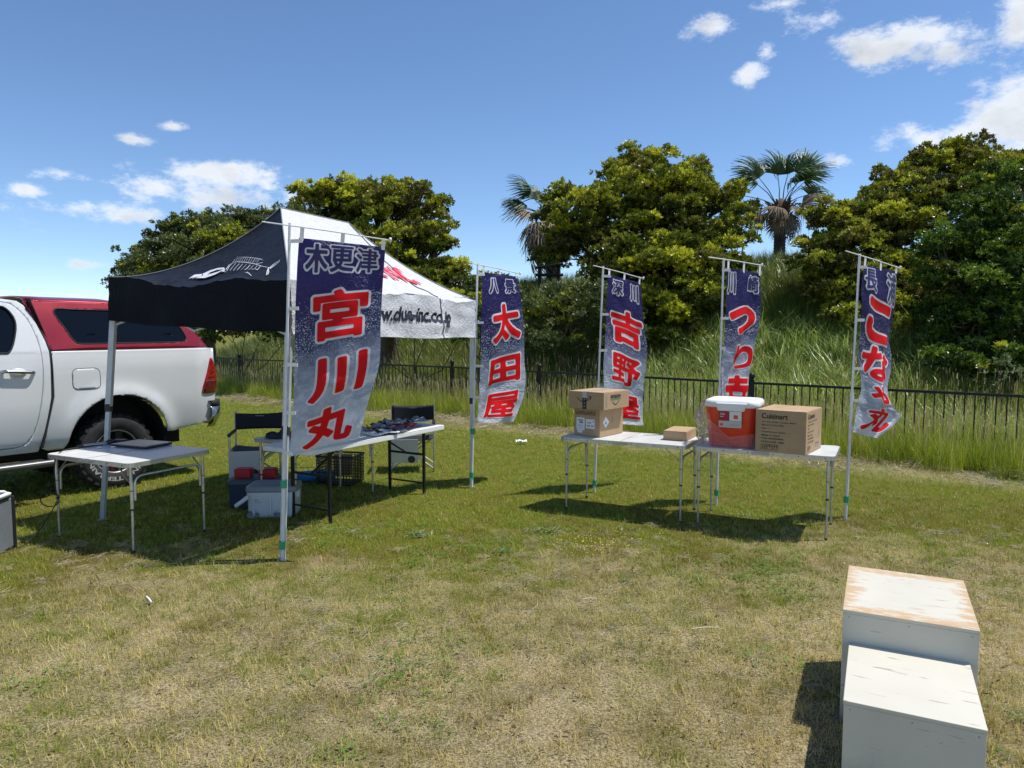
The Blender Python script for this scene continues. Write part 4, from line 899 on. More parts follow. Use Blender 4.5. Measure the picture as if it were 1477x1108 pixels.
banner('banner rising behind the stacked cardboard boxes, red characters reading 吉野屋', (.871, 7.537), (870, 384), (856, 383), (928, 402), R_(44),
       [(877, 396), (875, 438), (873, 483), (870.5, 528), (872, 573), (878, 611)], [(924, 408), (928, 460), (930, 505), (927, 550), (928, 585), (930, 614)],
       [('深', .16, .035, .44, .12, 0, .006), ('川', .66, .04, .90, .125, 0, .009), ('吉', .2, .21, .92, .405, 1, .015), ('野', .2, .49, .88, .67, 1, .009), ('屋', .12, .75, .88, .93, 1, .010)], 2.2, .02, (.1,))
banner('banner rising behind the red cooler, red characters beginning with つり', (2.008, 6.986), (1043.8, 372.5), (1022, 371), (1099, 383), R_(38),
       [(1049, 386), (1047, 443), (1045, 485), (1042, 518), (1041, 547), (1043, 609)], [(1097, 395), (1096, 443), (1092, 476), (1087, 518), (1082, 547), (1073, 609)],
       [('川', .03, .03, .26, .13, 0, .009), ('崎', .66, .035, .95, .12, 0, .007), ('つ', .14, .21, .84, .39, 1, .024), ('り', .34, .5, .9, .70, 1, .020), ('幸', .15, .78, .95, .97, 1, .013)], 3.4, .02, (.12,))
banner('rightmost banner with its twisted lower end, red characters reading こなや丸', (2.989, 6.363), (1240, 366), (1219.6, 362), (1298.4, 387), R_(33),
       [(1246, 382), (1242, 420), (1242, 467), (1238, 515), (1242, 546), (1240, 574), (1235, 593), (1230, 623)], [(1294, 392), (1297, 448), (1295, 490), (1290, 525), (1277, 562), (1280, 586), (1294, 602), (1262, 632)],
       [('長', .06, .025, .34, .12, 0, .007), ('浦', .68, .025, .96, .13, 0, .006), ('こ', .14, .16, .84, .33, 1, .022), ('な', .14, .37, .86, .545, 1, .015), ('や', .28, .585, .92, .76, 1, .014), ('丸', .2, .80, .86, .955, 1, .013)], .6, .055, (.2,))

# ------------------------------------------------------------------ tables
def folding_table(label, o, ux, uy, lx, ly, h, group=None, cat='folding table', black=False, inset=(.05, .05), braces=True):
    """o: near left corner on the ground, ux along, uy across"""
    a = math.atan2(ux[1], ux[0]); r = thing('folding_table', label, cat, (o[0], o[1], 0), a, group)
    topm = M['tabletop'] if not black else M['whiteplastic']; nseam = lx / 2
    pl = rrect(lx, ly, .05); mb = MB(); mb.prism([(p[0] + lx / 2, p[1] + ly / 2) for p in pl], h - .004, h, None); q = mb.build('tabletop', topm, r)
    sm = MB(); sm.box((nseam, ly / 2, h + .0012), (.004, ly * .985, .002)); sm.build('centre_joint', M['greyprint'], q)
    if black:
        mb = MB(); mb.prism([(p[0] + lx / 2, p[1] + ly / 2) for p in pl], h - .045, h - .0045); mb.build('rim', topm, r, bevel=.006)
    else:
        for k in range(2):       # two folding halves, each with its own frame
            mb = MB(); x0, x1 = k * lx / 2 + .001, (k + 1) * lx / 2 - .001
            pts = [(x0, 0), (x1, 0), (x1, ly), (x0, ly)]
            for (s, e) in (((x0, .0), (x1, .0)), ((x0, ly), (x1, ly))): mb.bar((s[0] + (.045 if k == 0 else 0), s[1], h - .018), (e[0] - (.045 if k == 1 else 0), e[1], h - .018), .012, .034)
            xe = x0 if k == 0 else x1; mb.bar((xe, .045, h - .018), (xe, ly - .045, h - .018), .012, .034); sg = 1 if k == 0 else -1
            for cy, s2 in ((0, 1), (ly, -1)):
                arc = [(xe + sg * .047 * (1 - math.cos(t_)), cy + s2 * .047 * (1 - math.sin(t_)), h - .018) for t_ in [PI / 2 * i / 4 for i in range(5)]]
                for p0, p1 in zip(arc[:-1], arc[1:]): mb.bar(p0, p1, .012, .034)
            f_ = mb.build('edge_frame', M['alu'], r)
        for i in range(6):
            rv = MB(); rv.lathe([(0, .002), (.005, .001), (.005, -.001)], 8, Matrix.Translation((.07 + (lx - .14) * i / 5, -.0065, h - .018)) @ Matrix.Rotation(PI / 2, 4, 'X')); rv.build('rivet', M['blacksteel'], f_)
        lt = MB(); lt.box((lx / 2, -.009, h - .018), (.14, .006, .022)); lt.box((lx / 2 - .03, -.014, h - .02), (.03, .006, .014)); lt.box((lx / 2 + .03, -.014, h - .02), (.03, .006, .014)); lt.build('latch', M['alu_dull'], r)
    lm = M['alu'] if not black else M['blacksteel']; ix, iy = inset
    for x in (ix, lx - ix):
        for y in (iy, ly - iy):
            mb = MB()
            if black: mb.bar((x, y, .0), (x, y, h - .045), .024, .024); mb.build('leg', lm, r)
            else:
                mb.tube([(x, y, .34), (x, y, h - .03)], .0125, 10); mb.tube([(x, y, 0), (x, y, .36)], .0098, 10); lg = mb.build('leg', lm, r)
                m2 = MB(); m2.tube([(x, y, 0), (x, y, .02)], .013, 10); m2.build('foot', M['darkplastic'], lg)
                m3 = MB(); m3.tube([(x, y, .33), (x, y, .345)], .0145, 10); m3.tube([(x, y, .48), (x, y, .486)], .0132, 10); m3.build('collar', M['darkplastic'], lg)
        mb = MB(); s = 1 if x < lx / 2 else -1
        if black:
            mb.bar((x, iy, .42), (x, ly - iy, .42), .02, .02); mb.bar((x, iy, .12), (x, ly - iy, .12), .014, .014); mb.bar((x, ly / 2, .42), (x + s * .42, ly / 2, h - .045), .02, .012)
        else:
            mb.tube(fr([(x + s * .0, iy + .028, h - .30), (x, iy + .03, h - .115), (x, ly - iy - .03, h - .115), (x, ly - iy - .028, h - .30)], .07), .0105, 8)
            for y in (iy, ly - iy): mb.bar((x, y, h - .17), (x + s * .16, y, h - .03), .014, .004)
        mb.build('brace', lm, r)
    return r
ang12 = math.atan2(-.465, .885)
u12 = Vector((math.cos(ang12), math.sin(ang12), 0)); v12 = Vector((-u12.y, u12.x, 0))
T1 = (.455, 6.80); T2 = (1.572, 6.235)
folding_table('aluminium folding table holding the stacked cardboard boxes in the sun', T1, u12, v12, 1.2, .62, .7, 'aluminium folding tables in the sun')
folding_table('aluminium folding table holding the red cooler and the largest cardboard box', T2, u12, v12, 1.14, .62, .7, 'aluminium folding tables in the sun')
ul = Vector((.897, -.443, 0)).normalized(); folding_table('square aluminium folding table with the laptop, between the truck and the camera', (-3.80, 5.82), ul, None, 1.02, .76, .705, None)
ud = Vector((.51, .86, 0)).normalized()
folding_table('long white folding table on black legs under the canopy, printed goods on it', (-1.70, 5.98), ud, None, 1.95, .60, .7, None, 'folding table', True, (.3, .07))
folding_table('aluminium folding table in canopy shade, mostly hidden behind the large banner', (-1.98, 6.50), ud, None, 1.15, .56, .69)

# ------------------------------------------------------------------ plinths in front
def plinth_material(name, worn):
    m = bpy.data.materials.new(name); m.use_nodes = True; t = m.node_tree; b = t.nodes['Principled BSDF']; b.inputs['Roughness'].default_value = .6
    co = nd(t, 'ShaderNodeTexCoord'); n = nd(t, 'ShaderNodeTexNoise'); n.inputs['Scale'].default_value = 8; n.inputs['Detail'].default_value = 10; n.inputs['Roughness'].default_value = .75
    mp = nd(t, 'ShaderNodeMapping'); mp.inputs['Scale'].default_value = (1, 3, 1); t.links.new(co.outputs['Object'], mp.inputs[0]); t.links.new(mp.outputs[0], n.inputs['Vector'])
    s = nd(t, 'ShaderNodeSeparateXYZ'); t.links.new(co.outputs['Object'], s.inputs[0])
    st = nd(t, 'ShaderNodeTexNoise'); st.inputs['Scale'].default_value = 3; st.inputs['Detail'].default_value = 4; t.links.new(co.outputs['Object'], st.inputs['Vector'])
    white = cmix(t, st.outputs['Fac'], (.50, .475, .39), (.66, .635, .54))
    if worn:
        ex = mth(t, 'DIVIDE', mth(t, 'ABSOLUTE', s.outputs[0]), .245); ey = mth(t, 'DIVIDE', mth(t, 'ABSOLUTE', s.outputs[1]), .315); e = mth(t, 'MAXIMUM', ex, mth(t, 'MULTIPLY', ey, 1.0))
        top = mth(t, 'GREATER_THAN', s.outputs[2], .4985)
        w_ = nd(t, 'ShaderNodeMapRange'); w_.inputs['From Min'].default_value = .56; w_.inputs['From Max'].default_value = .72; t.links.new(mth(t, 'MULTIPLY_ADD', mth(t, 'SUBTRACT', n.outputs['Fac'], .5), 1.6, mth(t, 'MULTIPLY', e, .74)), w_.inputs[0])
        wood = cmix(t, n.outputs['Fac'], (.40, .25, .12), (.60, .44, .26)); white = cmix(t, mth(t, 'MULTIPLY', w_.outputs[0], top), white, wood)
    # scuffs
    sc = nd(t, 'ShaderNodeTexNoise'); sc.inputs['Scale'].default_value = 26; sc.inputs['Detail'].default_value = 5; sc.inputs['Distortion'].default_value = .8; m3 = nd(t, 'ShaderNodeMapping'); m3.inputs['Scale'].default_value = (.22, 1.5, 2.0); t.links.new(co.outputs['Object'], m3.inputs[0]); t.links.new(m3.outputs[0], sc.inputs['Vector'])
    k = nd(t, 'ShaderNodeMapRange'); k.inputs['From Min'].default_value = .655; k.inputs['From Max'].default_value = .69; t.links.new(sc.outputs['Fac'], k.inputs[0])
    white = cmix(t, mth(t, 'MULTIPLY', k.outputs[0], .6), white, (.22, .17, .12))
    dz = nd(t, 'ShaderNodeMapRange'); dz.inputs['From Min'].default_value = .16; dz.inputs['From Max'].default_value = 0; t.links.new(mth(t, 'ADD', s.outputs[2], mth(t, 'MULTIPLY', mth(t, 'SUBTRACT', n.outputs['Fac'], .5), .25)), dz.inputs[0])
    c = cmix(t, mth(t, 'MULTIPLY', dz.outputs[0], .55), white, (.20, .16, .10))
    t.links.new(c, b.inputs['Base Color']); bp = nd(t, 'ShaderNodeBump'); bp.inputs['Strength'].default_value = .25; bp.inputs['Distance'].default_value = .004; t.links.new(n.outputs['Fac'], bp.inputs['Height']); t.links.new(bp.outputs[0], b.inputs['Normal']); return m
def plinth(label, x, y, a, sx, sy, h, m):
    r = thing('podium_block', label, 'podium block', (x, y, 0), a, 'painted wooden podium blocks')
    tk = .015
    for nm, c, d in (('front_board', (0, -sy / 2 + tk / 2, (h - tk) / 2), (sx, tk, h - tk)), ('back_board', (0, sy / 2 - tk / 2, (h - tk) / 2), (sx, tk, h - tk)),
                     ('side_board', (-sx / 2 + tk / 2 , 0, (h - tk) / 2), (tk, sy - 2 * tk - .001, h - tk)), ('side_board', (sx / 2 - tk / 2, 0, (h - tk) / 2), (tk, sy - 2 * tk - .001, h - tk)), ('top_board', (0, 0, h - tk / 2 + .0005), (sx + .004, sy + .004, tk))):
        mb = MB(); mb.box(c, d); q = mb.build(nm, m, r, bevel=.0025)
        if nm == 'front_board':
            for x_ in (-.45, 0, .45):
                m3 = MB(); m3.lathe([(0, .0012), (.0035, .0008), (.004, -.001)], 10, Matrix.Translation((x_ * sx, -sy / 2, h - .03)) @ Matrix.Rotation(PI / 2, 4, 'X')); m3.build('screw_head', M['alu_dull'], q)
    return r
pa = R_(-27)
plinth('taller white podium block with bare wood showing round its worn top', 1.806, 3.222, pa, .50, .66, .5, plinth_material('worn painted plywood', True))
plinth('lower cleaner white podium block at the bottom right, nearest the camera', 1.534, 2.690, pa, .44, .57, .36, plinth_material('painted plywood', False))

# ------------------------------------------------------------------ goods on the sunny tables
def carton(name, label, o, a, sx, sy, h, z, m=None, group=None):
    r = thing(name, label, 'box', (o[0], o[1], z), a, group)
    mb = MB(); mb.box((sx / 2, sy / 2, (h - .003) / 2), (sx, sy, h - .003)); mb.build('carton_body', m or M['cardboard'], r, bevel=.004)
    for k in range(2):
        mb = MB(); y0 = sy / 2 * k + .001; mb.box((sx / 2, y0 + sy / 4 - .001, h - .0015), (sx - .004, sy / 2 - .002, .003)); mb.build('flap', m or M['cardboard'], r)
    return r
def faces(r, sx, sy, h): return plane_fn((0, 0, 0), (1, 0, 0), (0, 0, 1)), plane_fn((sx, 0, 0), (0, 1, 0), (0, 0, 1))
def pbox(fn_, u0, v0, u1, v1, m, parent, name, lift=.0012):
    mb = MB(); mb.add([fn_(a, b_)[0] + fn_(a, b_)[1] * lift for a, b_ in ((u0, v0), (u1, v0), (u1, v1), (u0, v1))], [(0, 1, 2, 3)]); return mb.build(name, m, parent)
zt = .7025
# big carton
A1 = math.atan2(5.736 - 5.971, 2.359 - 2.04); sx, sy, h = .405, .50, .35
r = carton('cardboard_box', 'largest cardboard box, printed with black lines of text, beside the red cooler', (2.035, 5.985), A1, sx, sy, h, zt); fF, fR = faces(r, sx, sy, h)
text_on('print', 'Cuisinart', fF, (.05, .278, .26, .322), M['ink'], r, offset=.022)
lines = ['Air Fry Oven Toaster Black', 'Model: TOA-29SJ', 'Qty: 1', 'Destination: Japan', 'Made in China', 'PO#: 4500354460', 'DATE CODE : 4836']
wds = [.275, .17, .06, .19, .145, .175, .18]
for i, (s, w_) in enumerate(zip(lines, wds)): text_on('print', s, fF, (.055 - i * .001, .243 - i * .0275, .055 + w_, .258 - i * .0275), M['ink'], r, offset=.012)
text_on('print', 'Cuisinart', fR, (.05, .285, .26, .325), M['ink'], r, offset=.02)
for i, (s, w_) in enumerate(zip(lines, wds)): text_on('print', s, fR, (.05, .255 - i * .028, .05 + w_, .27 - i * .028), M['ink'], r, offset=.012)
def icons(fn_, x0, y0, s, n=3):
    mb = MB()
    for i in range(n):
        x = x0 + i * s * 1.15; stroke_poly(mb, fn_, [(x, y0), (x + s, y0), (x + s, y0 + s), (x, y0 + s), (x, y0)], s * .07, .0012)
        if i % 3 == 0:
            for k in range(3): a = k * 2.09 + 1.57; stroke_poly(mb, fn_, [(x + s / 2 + s * .3 * math.cos(a), y0 + s / 2 + s * .3 * math.sin(a)), (x + s / 2 + s * .3 * math.cos(a + 1.5), y0 + s / 2 + s * .3 * math.sin(a + 1.5))], s * .12, .0012)
        elif i % 3 == 1:
            stroke_poly(mb, fn_, [(x + s * .5 + s * .34 * math.cos(t_ * PI / 6), y0 + s * .5 + s * .3 * math.sin(t_ * PI / 6)) for t_ in range(7)], s * .14, .0012); stroke_poly(mb, fn_, [(x + s / 2, y0 + s * .75), (x + s / 2, y0 + s * .2)], s * .08, .0012)
        else:
            for xx in (.3, .7): stroke_poly(mb, fn_, [(x + s * xx, y0 + s * .2), (x + s * xx, y0 + s * .75)], s * .1, .0012); stroke_poly(mb, fn_, [(x + s * (xx - .14), y0 + s * .6), (x + s * xx, y0 + s * .85), (x + s * (xx + .14), y0 + s * .6)], s * .09, .0012)
    return mb
icons(fF, .05, .022, .042).build('handling_symbols', M['ink'], r); icons(fR, .05, .022, .042, 2).build('handling_symbols', M['ink'], r)
pbox(fR, .3, .03, .42, .055, M['greyprint'], r, 'print'); pbox(fR, .40, .11, .42, .17, M['greyprint'], r, 'print'); pbox(fR, .3, .062, .42, .066, M['ink'], r, 'print')
# stack of two
A2 = math.atan2(6.716 - 6.90, .843 - .618); sx, sy, h = .292, .42, .262
r = carton('cardboard_box', 'cardboard box with two white address labels, at the bottom of the pair', (.60, 6.915), A2, sx, sy, h, zt); fF, fR = faces(r, sx, sy, h)
pbox(fF, .028, .055, .122, .175, M['paper'], r, 'address_label'); pbox(fF, .04, .028, .098, .056, M['paper'], r, 'address_label'); pbox(fF, .135, .075, .235, .165, M['paper'], r, 'address_label')
for (x, y, w_, hh) in ((.045, .145, .06, .012), (.06, .12, .045, .02), (.045, .1, .05, .004), (.045, .09, .06, .004), (.045, .07, .05, .004), (.15, .125, .045, .01), (.15, .095, .035, .012), (.195, .095, .03, .012), (.215, .14, .012, .014)): pbox(fF, x, y, x + w_, y + hh, M['greyprint'], r, 'print', .0022)
ib = MB()
for i in range(7):
    x = .018 + i * .033; stroke_poly(ib, fF, [(x, .205), (x + .027, .205), (x + .027, .238), (x, .238), (x, .205)], .003, .0012); stroke_poly(ib, fF, [(x + .006, .214), (x + .02, .214 + .012 * (i % 3))], .007, .0012); stroke_poly(ib, fF, [(x + .013, .212), (x + .013, .232)], .004, .0012)
ib.build('handling_symbols', M['ink'], r)
dmb = MB(); dmb.add([fR(a, b_)[0] + fR(a, b_)[1] * .0012 for a, b_ in ((.1, .08), (.165, .135), (.1, .19), (.05, .135))], [(0, 1, 2, 3)]); dmb.build('hazard_label', M['paper'], r)
text_on('print', 'A', fR, (.088, .115, .118, .14), M['ink'], r, lift=.0025, offset=.02); text_on('print', 'V T A', plane_fn((sx, 0, 0), (0, 0, 1), (0, 1, 0)), (.12, .21, .18, .235), M['ink'], r, lift=-.0014)
pbox(plane_fn((0, 0, h), (1, 0, 0), (0, 1, 0)), .12, 0, .17, sy, M['tapegrey'], r, 'packing_tape')
sx2, sy2, h2 = .395, .46, .165
r = carton('cardboard_box', 'flat wide cardboard box with a curved arrow logo, on top of the labelled one', (.545, 6.905), A2, sx2, sy2, h2, zt + h + .002); fF, fR = faces(r, sx2, sy2, h2)
pbox(fF, .158, .105, .205, h2, M['tapegrey'], r, 'packing_tape'); pbox(fF, .158, .0, .205, .107, M['darkplastic'], r, 'dark_tape'); pbox(plane_fn((0, 0, h2), (1, 0, 0), (0, 1, 0)), .158, 0, .205, sy2, M['tapegrey'], r, 'packing_tape')
sb = MB(); arc = [(.095 + .155 * t_, .112 - .048 * math.sin(PI * t_) + .006 * t_) for t_ in [k / 12 for k in range(13)]]
for k in range(12): stroke_poly(sb, fF, arc[k:k + 2], .005 + .004 * math.sin(PI * k / 12), .0024)
stroke_poly(sb, fF, [(.228, .124), (.256, .122), (.250, .092)], .007, .0024); sb.build('curved_arrow', M['ink'], r)
for k in range(3): pbox(fF, .175, .02 + k * .032, .188, .033 + k * .032, M['greyprint'], r, 'print', .0022)
text_on('print', 'amazon', fR, (.12, .105, .30, .135), M['ink'], r, offset=.02); GP = mat('green print', (.12, .2, .09), .7); pbox(fR, .12, .085, .30, .102, GP, r, 'print')
sb = MB(); stroke_poly(sb, fR, [(.15 + .12 * t_, .075 - .035 * math.sin(PI * t_)) for t_ in [k / 8 for k in range(9)]], .008, .0012); sb.build('smile', M['ink'], r)
for k in range(8): pbox(fR, .035, .025 + k * .014, .055, .033 + k * .014, M['greyprint'], r, 'print')
# small flat box
r = carton('cardboard_box', 'small shallow cardboard box alone at the right end of the left table', (1.395, 6.60), ang12, .215, .37, .085, zt); fF, fR = faces(r, .215, .37, .085)
mb = MB()
for k in range(8): x = .012 + k * .024; stroke_poly(mb, fF, [(x + .009 * math.cos(a * .785), .016 + .009 * math.sin(a * .785)) for a in range(5)], .0022, .0012)
mb.build('print', M['cardboard_edge'], r)

# red cooler with a white lid in its plastic bag
RC = mat('orange red plastic', (.78, .052, .022), .3, var=.06, scale=3, coat=.3)
cy0 = PT(1057, 612, 6.28); jug = thing('drink_cooler', 'large orange-red drink cooler with white lid, half out of its plastic bag', 'cooler', (1.965, 6.33, zt), ang12)
def rr_loft(rings, n=8):
    mb = MB(); R0 = []
    for (w_, d_, rad, z) in rings: R0.append([(x, y, z) for x, y in rrect(w_, d_, rad, n)])
    k = len(R0[0]); vs = [p for q in R0 for p in q]; fs = [(i * k + j, i * k + (j + 1) % k, (i + 1) * k + (j + 1) % k, (i + 1) * k + j) for i in range(len(R0) - 1) for j in range(k)]
    mb.add(vs, fs, True); mb.add(R0[-1], [tuple(range(k))]); mb.add(R0[0], [tuple(range(k))[::-1]]); return mb
rr_loft([(.36, .33, .07, 0), (.39, .36, .08, .012), (.435, .395, .085, .30), (.445, .40, .085, .355)]).build('body', RC, jug)
rr_loft([(.455, .41, .09, .345), (.462, .417, .09, .352), (.462, .417, .09, .383), (.44, .395, .085, .402), (.41, .365, .08, .408), (.40, .355, .08, .404), (.02, .02, .005, .406)]).build('lid', M['whiteplastic'], jug)
mb = MB(); mb.prism([(-.10, 0), (.12, 0), (.14, .07), (-.12, .07)], 0, .03, Matrix(((1, 0, 0, .0), (0, 0, 1, -.232), (0, 1, 0, .315), (0, 0, 0, 1)))); mb.build('lid_latch', M['whiteplastic'], jug, bevel=.008)
fj = plane_fn((-.2, -.2045, 0), (1, 0, .0), (0, -.06, 1))
pbox(fj, .11, .24, .20, .315, mat('dark red label', (.35, .01, .03), .4), jug, 'label', .006); pbox(fj, .2, .235, .30, .315, M['paper'], jug, 'label', .006); pbox(fj, .11, .175, .30, .233, mat('pale label', (.5, .5, .5), .4), jug, 'label', .006)
text_on('label_print', 'CHILL', fj, (.12, .285, .165, .30), M['paper'], jug, lift=.0075, offset=.02); pbox(fj, .12, .268, .15, .273, M['paper'], jug, 'label_print', .0075)
pbox(fj, .235, .252, .27, .285, RC, jug, 'label_print', .0075)
for k in range(4): pbox(fj, .205 + .02 * k, .195 + .004 * (k % 2), .22 + .02 * k, .199 + .006 * (k % 2), M['greyprint'], jug, 'label_print', .0075)
mb = MB(); mb.lathe([(0, 0), (.012, 0)], 10, Matrix.Translation((-.065, -.23, .2)) @ Matrix.Rotation(PI / 2, 4, 'X')); mb.build('label_print', RC, jug)
bagm = bpy.data.materials.new('clear plastic film'); bagm.use_nodes = True; t = bagm.node_tree; t.nodes.clear()
tp_ = nd(t, 'ShaderNodeBsdfTransparent'); tp_.inputs[0].default_value = (.93, .94, .95, 1); gl = nd(t, 'ShaderNodeBsdfGlossy'); gl.inputs['Roughness'].default_value = .12; df = nd(t, 'ShaderNodeBsdfDiffuse'); df.inputs[0].default_value = (.85, .87, .9, 1)
ly_ = nd(t, 'ShaderNodeLayerWeight'); ly_.inputs[0].default_value = .35; m1 = nd(t, 'ShaderNodeMixShader'); t.links.new(mth(t, 'MULTIPLY_ADD', ly_.outputs['Facing'], .8, .05), m1.inputs[0]); t.links.new(tp_.outputs[0], m1.inputs[1]); t.links.new(gl.outputs[0], m1.inputs[2])
m2 = nd(t, 'ShaderNodeMixShader'); m2.inputs[0].default_value = .05; t.links.new(m1.outputs[0], m2.inputs[1]); t.links.new(df.outputs[0], m2.inputs[2]); ou = nd(t, 'ShaderNodeOutputMaterial'); t.links.new(m2.outputs[0], ou.inputs[0])
co = nd(t, 'ShaderNodeTexCoord'); n = nd(t, 'ShaderNodeTexNoise'); n.inputs['Scale'].default_value = 16; n.inputs['Distortion'].default_value = 2.5; t.links.new(co.outputs['Object'], n.inputs['Vector']); bp = nd(t, 'ShaderNodeBump'); bp.inputs['Strength'].default_value = 1; bp.inputs['Distance'].default_value = .03; t.links.new(n.outputs['Fac'], bp.inputs['Height']); t.links.new(bp.outputs[0], gl.inputs['Normal'])
def bag_fn(u, v):
    a = 2 * PI * u; c, s = math.cos(a), math.sin(a); k = (abs(c) ** 5 + abs(s) ** 5) ** (-1 / 5)
    left = max(0, -c); rr_ = .205 + .03 * v + .012; z = v * (.09 + .29 * left ** 1.2 + .06 * max(0, c)) + .002
    fl = 1 + .10 * (1 - v) + .22 * left * math.sin(v * PI) ; p = Vector((c * k * rr_ * fl, s * k * (rr_ - .02) * (1 + .06 * (1 - v)), z))
    q = nz_(p.x, p.y, p.z, 11, 3) * .03 + nz_(p.x, p.y, p.z, 28, 3) * .012
    return p + Vector((c, s, .3)) * abs(q) * (1 + 1.4 * left)
mb = MB(); mb.grid(bag_fn, 110, 26); tag(mb.build('plastic_bag', bagm), 'clear crinkled plastic bag bunched round the foot and left side of the red cooler', 'plastic bag')
bpy.data.objects['plastic_bag'].location = (1.965, 6.33, zt); bpy.data.objects['plastic_bag'].rotation_euler = (0, 0, ang12)

# ------------------------------------------------------------------ pickup truck (local: x towards the tail, y away from the camera, z up)
PAINT = mat('white car paint', (.62, .64, .65), .15, var=.02, scale=2, coat=.8); REDP = mat('metallic red paint', (.27, .003, .012), .3, .35, var=.04, scale=3, coat=1)
GLASS = mat('dark tinted glass', (.003, .005, .008), .05, spec=.3); RUB = mat('black rubber', (.012, .012, .013), .75, var=.2, scale=20); CHROME = mat('chrome', (.45, .46, .46), .22, 1); LENS = mat('red lamp lens', (.30, .004, .008), .1, coat=1); LENSD = mat('dark red lamp lens', (.09, .004, .006), .12, coat=1)
TYRE = mat('tyre rubber', (.022, .022, .023), .85, var=.35, scale=18, bump=.3, bscale=60); UNDER = mat('underbody black', (.008, .008, .009), .8)
truck = thing('pickup_truck', 'white pickup truck with a metallic red cargo canopy, parked behind the square folding table', 'pickup truck', (-4.269, 7.638, 0), math.atan2(.81, .59))
WX, WR = .065, .405           # rear wheel centre and radius
def side_y(x, z):
    y = .018 * ((z - .95) / .5) ** 2 - .012
    if z < .62: y += .10 * ((.62 - z) / .2) ** 1.6 * .5
    if z < 1.0: y += .045 * ((1.0 - z) / .45) ** 2
    if z > 1.28: y += .02 * min(1, (z - 1.28) / .2) ** 2
    if z > 1.50: y += (z - 1.50) * .30
    for wx in (WX + .03, WX - 3.085):
        d = math.hypot(x - wx, (z - .5)); 
        y -= .034 * math.exp(-((d - .53) / .10) ** 2)
    y += .07 * max(0, (x - .95) / .3) ** 2 + .03 * math.exp(-((z - 1.30) / .035) ** 2) * 0
    return y
def sheet(name, outline, m, parent, off=0., holes=(), step=.024, fn_=side_y, solid=.02, smooth=True, mirror=False):
    bm = bmesh.new()
    def loop(pts):
        vs = [bm.verts.new((p[0], p[1], 0)) for p in pts]
        return [bm.edges.new((vs[i], vs[(i + 1) % len(vs)])) for i in range(len(vs))]
    es = loop(outline)
    for h_ in holes: es += loop(h_)
    bmesh.ops.triangle_fill(bm, edges=es, use_beauty=True)
    lo = [min(p[k] for p in outline) for k in (0, 1)]; hi = [max(p[k] for p in outline) for k in (0, 1)]
    for ax in (0, 1):
        k = lo[ax] + step
        while k < hi[ax]:
            bmesh.ops.bisect_plane(bm, geom=bm.verts[:] + bm.edges[:] + bm.faces[:], plane_co=(k, 0, 0) if ax == 0 else (0, k, 0), plane_no=(1, 0, 0) if ax == 0 else (0, 1, 0)); k += step
    bm.verts.index_update(); mb = MB(); V = [(p.co.x, fn_(p.co.x, p.co.y) + off, p.co.y) for p in bm.verts]; F_ = []
    for q in bm.faces:
        ix = [p.index for p in q.verts]; a, b_, c_ = (Vector(V[i]) for i in ix[:3]); n_ = (b_ - a).cross(c_ - a)
        F_.append(tuple(ix if n_.y < 0 else ix[::-1]))
    bm.free(); mb.add(V, F_, smooth); o = mb.build(name, m, parent, solid=solid)
    o.modifiers['solid'].offset = -1 if solid else 0
    if mirror:
        c_ = o.copy(); COL.objects.link(c_); c_.parent = parent; c_.scale.y = -1; c_.location.y = 1.85
    return o
def smooth_poly(pts, n=5):      # closed Catmull-Rom
    out = []; k = len(pts)
    for i in range(k):
        P = [Vector((*pts[(i + j) % k], 0)) for j in (-1, 0, 1, 2)]
        for s in range(n):
            f = s / n; q = .5 * (2 * P[1] + (P[2] - P[0]) * f + (2 * P[0] - 5 * P[1] + 4 * P[2] - P[3]) * f * f + (3 * P[1] - P[0] - 3 * P[2] + P[3]) * f ** 3); out.append((q.x, q.y))
    return out
def arch(cx, cz, r, zb, n=36, rev=False):
    a0 = math.asin(max(-1, (zb - cz) / r)); pts = [(cx + r * math.cos(a), cz + r * 1.0 * math.sin(a)) for a in [a0 + (PI - 2 * a0) * i / n for i in range(n + 1)]]
    return pts[::-1] if rev else pts
# bed side
a_r = arch(WX + .03, .50, .525, .57)      # from right to left
bed = [(-.535, 1.50), (-.545, 1.04), (-.655, .53), (-.60, .50), (-.46, .50)] + a_r[::-1] + [(.70, .565), (1.13, .63), (1.20, .70), (1.235, .90), (1.245, 1.1), (1.235, 1.39), (1.175, 1.505)]
sheet('bed_side', bed, PAINT, truck, mirror=True)
# cab side with the door opening and windows cut
cabo = [(-.56, 1.49), (-.575, 1.60), (-.64, 1.84), (-.70, 1.96), (-.75, 2.0), (-1.2, 2.04), (-2.0, 2.04), (-2.35, 1.98), (-2.95, 1.55), (-2.80, 1.50), (-2.62, 1.30), (-2.62, .50), (-.68, .50), (-.575, 1.04)]
rdoor = smooth_poly([(-1.05, 2.00), (-.90, 1.985), (-.79, 1.95), (-.68, 1.78), (-.632, 1.45), (-.665, 1.01), (-.78, .62), (-1.05, .565), (-1.50, .56), (-1.60, .60), (-1.60, 1.3), (-1.60, 1.95), (-1.50, 2.0)], 4)
fdoor = smooth_poly([(-1.64, 1.95), (-1.64, 1.3), (-1.64, .60), (-1.75, .56), (-2.40, .56), (-2.52, .65), (-2.55, 1.1), (-2.56, 1.45), (-2.30, 1.75), (-2.1, 1.93), (-1.9, 1.99), (-1.7, 2.0)], 4)
wrd = smooth_poly([(-.985, 1.49), (-.90, 1.505), (-.835, 1.64), (-.802, 1.80), (-.86, 1.925), (-.97, 1.945), (-1.25, 1.955), (-1.53, 1.95), (-1.55, 1.7), (-1.55, 1.50), (-1.3, 1.49)], 4)
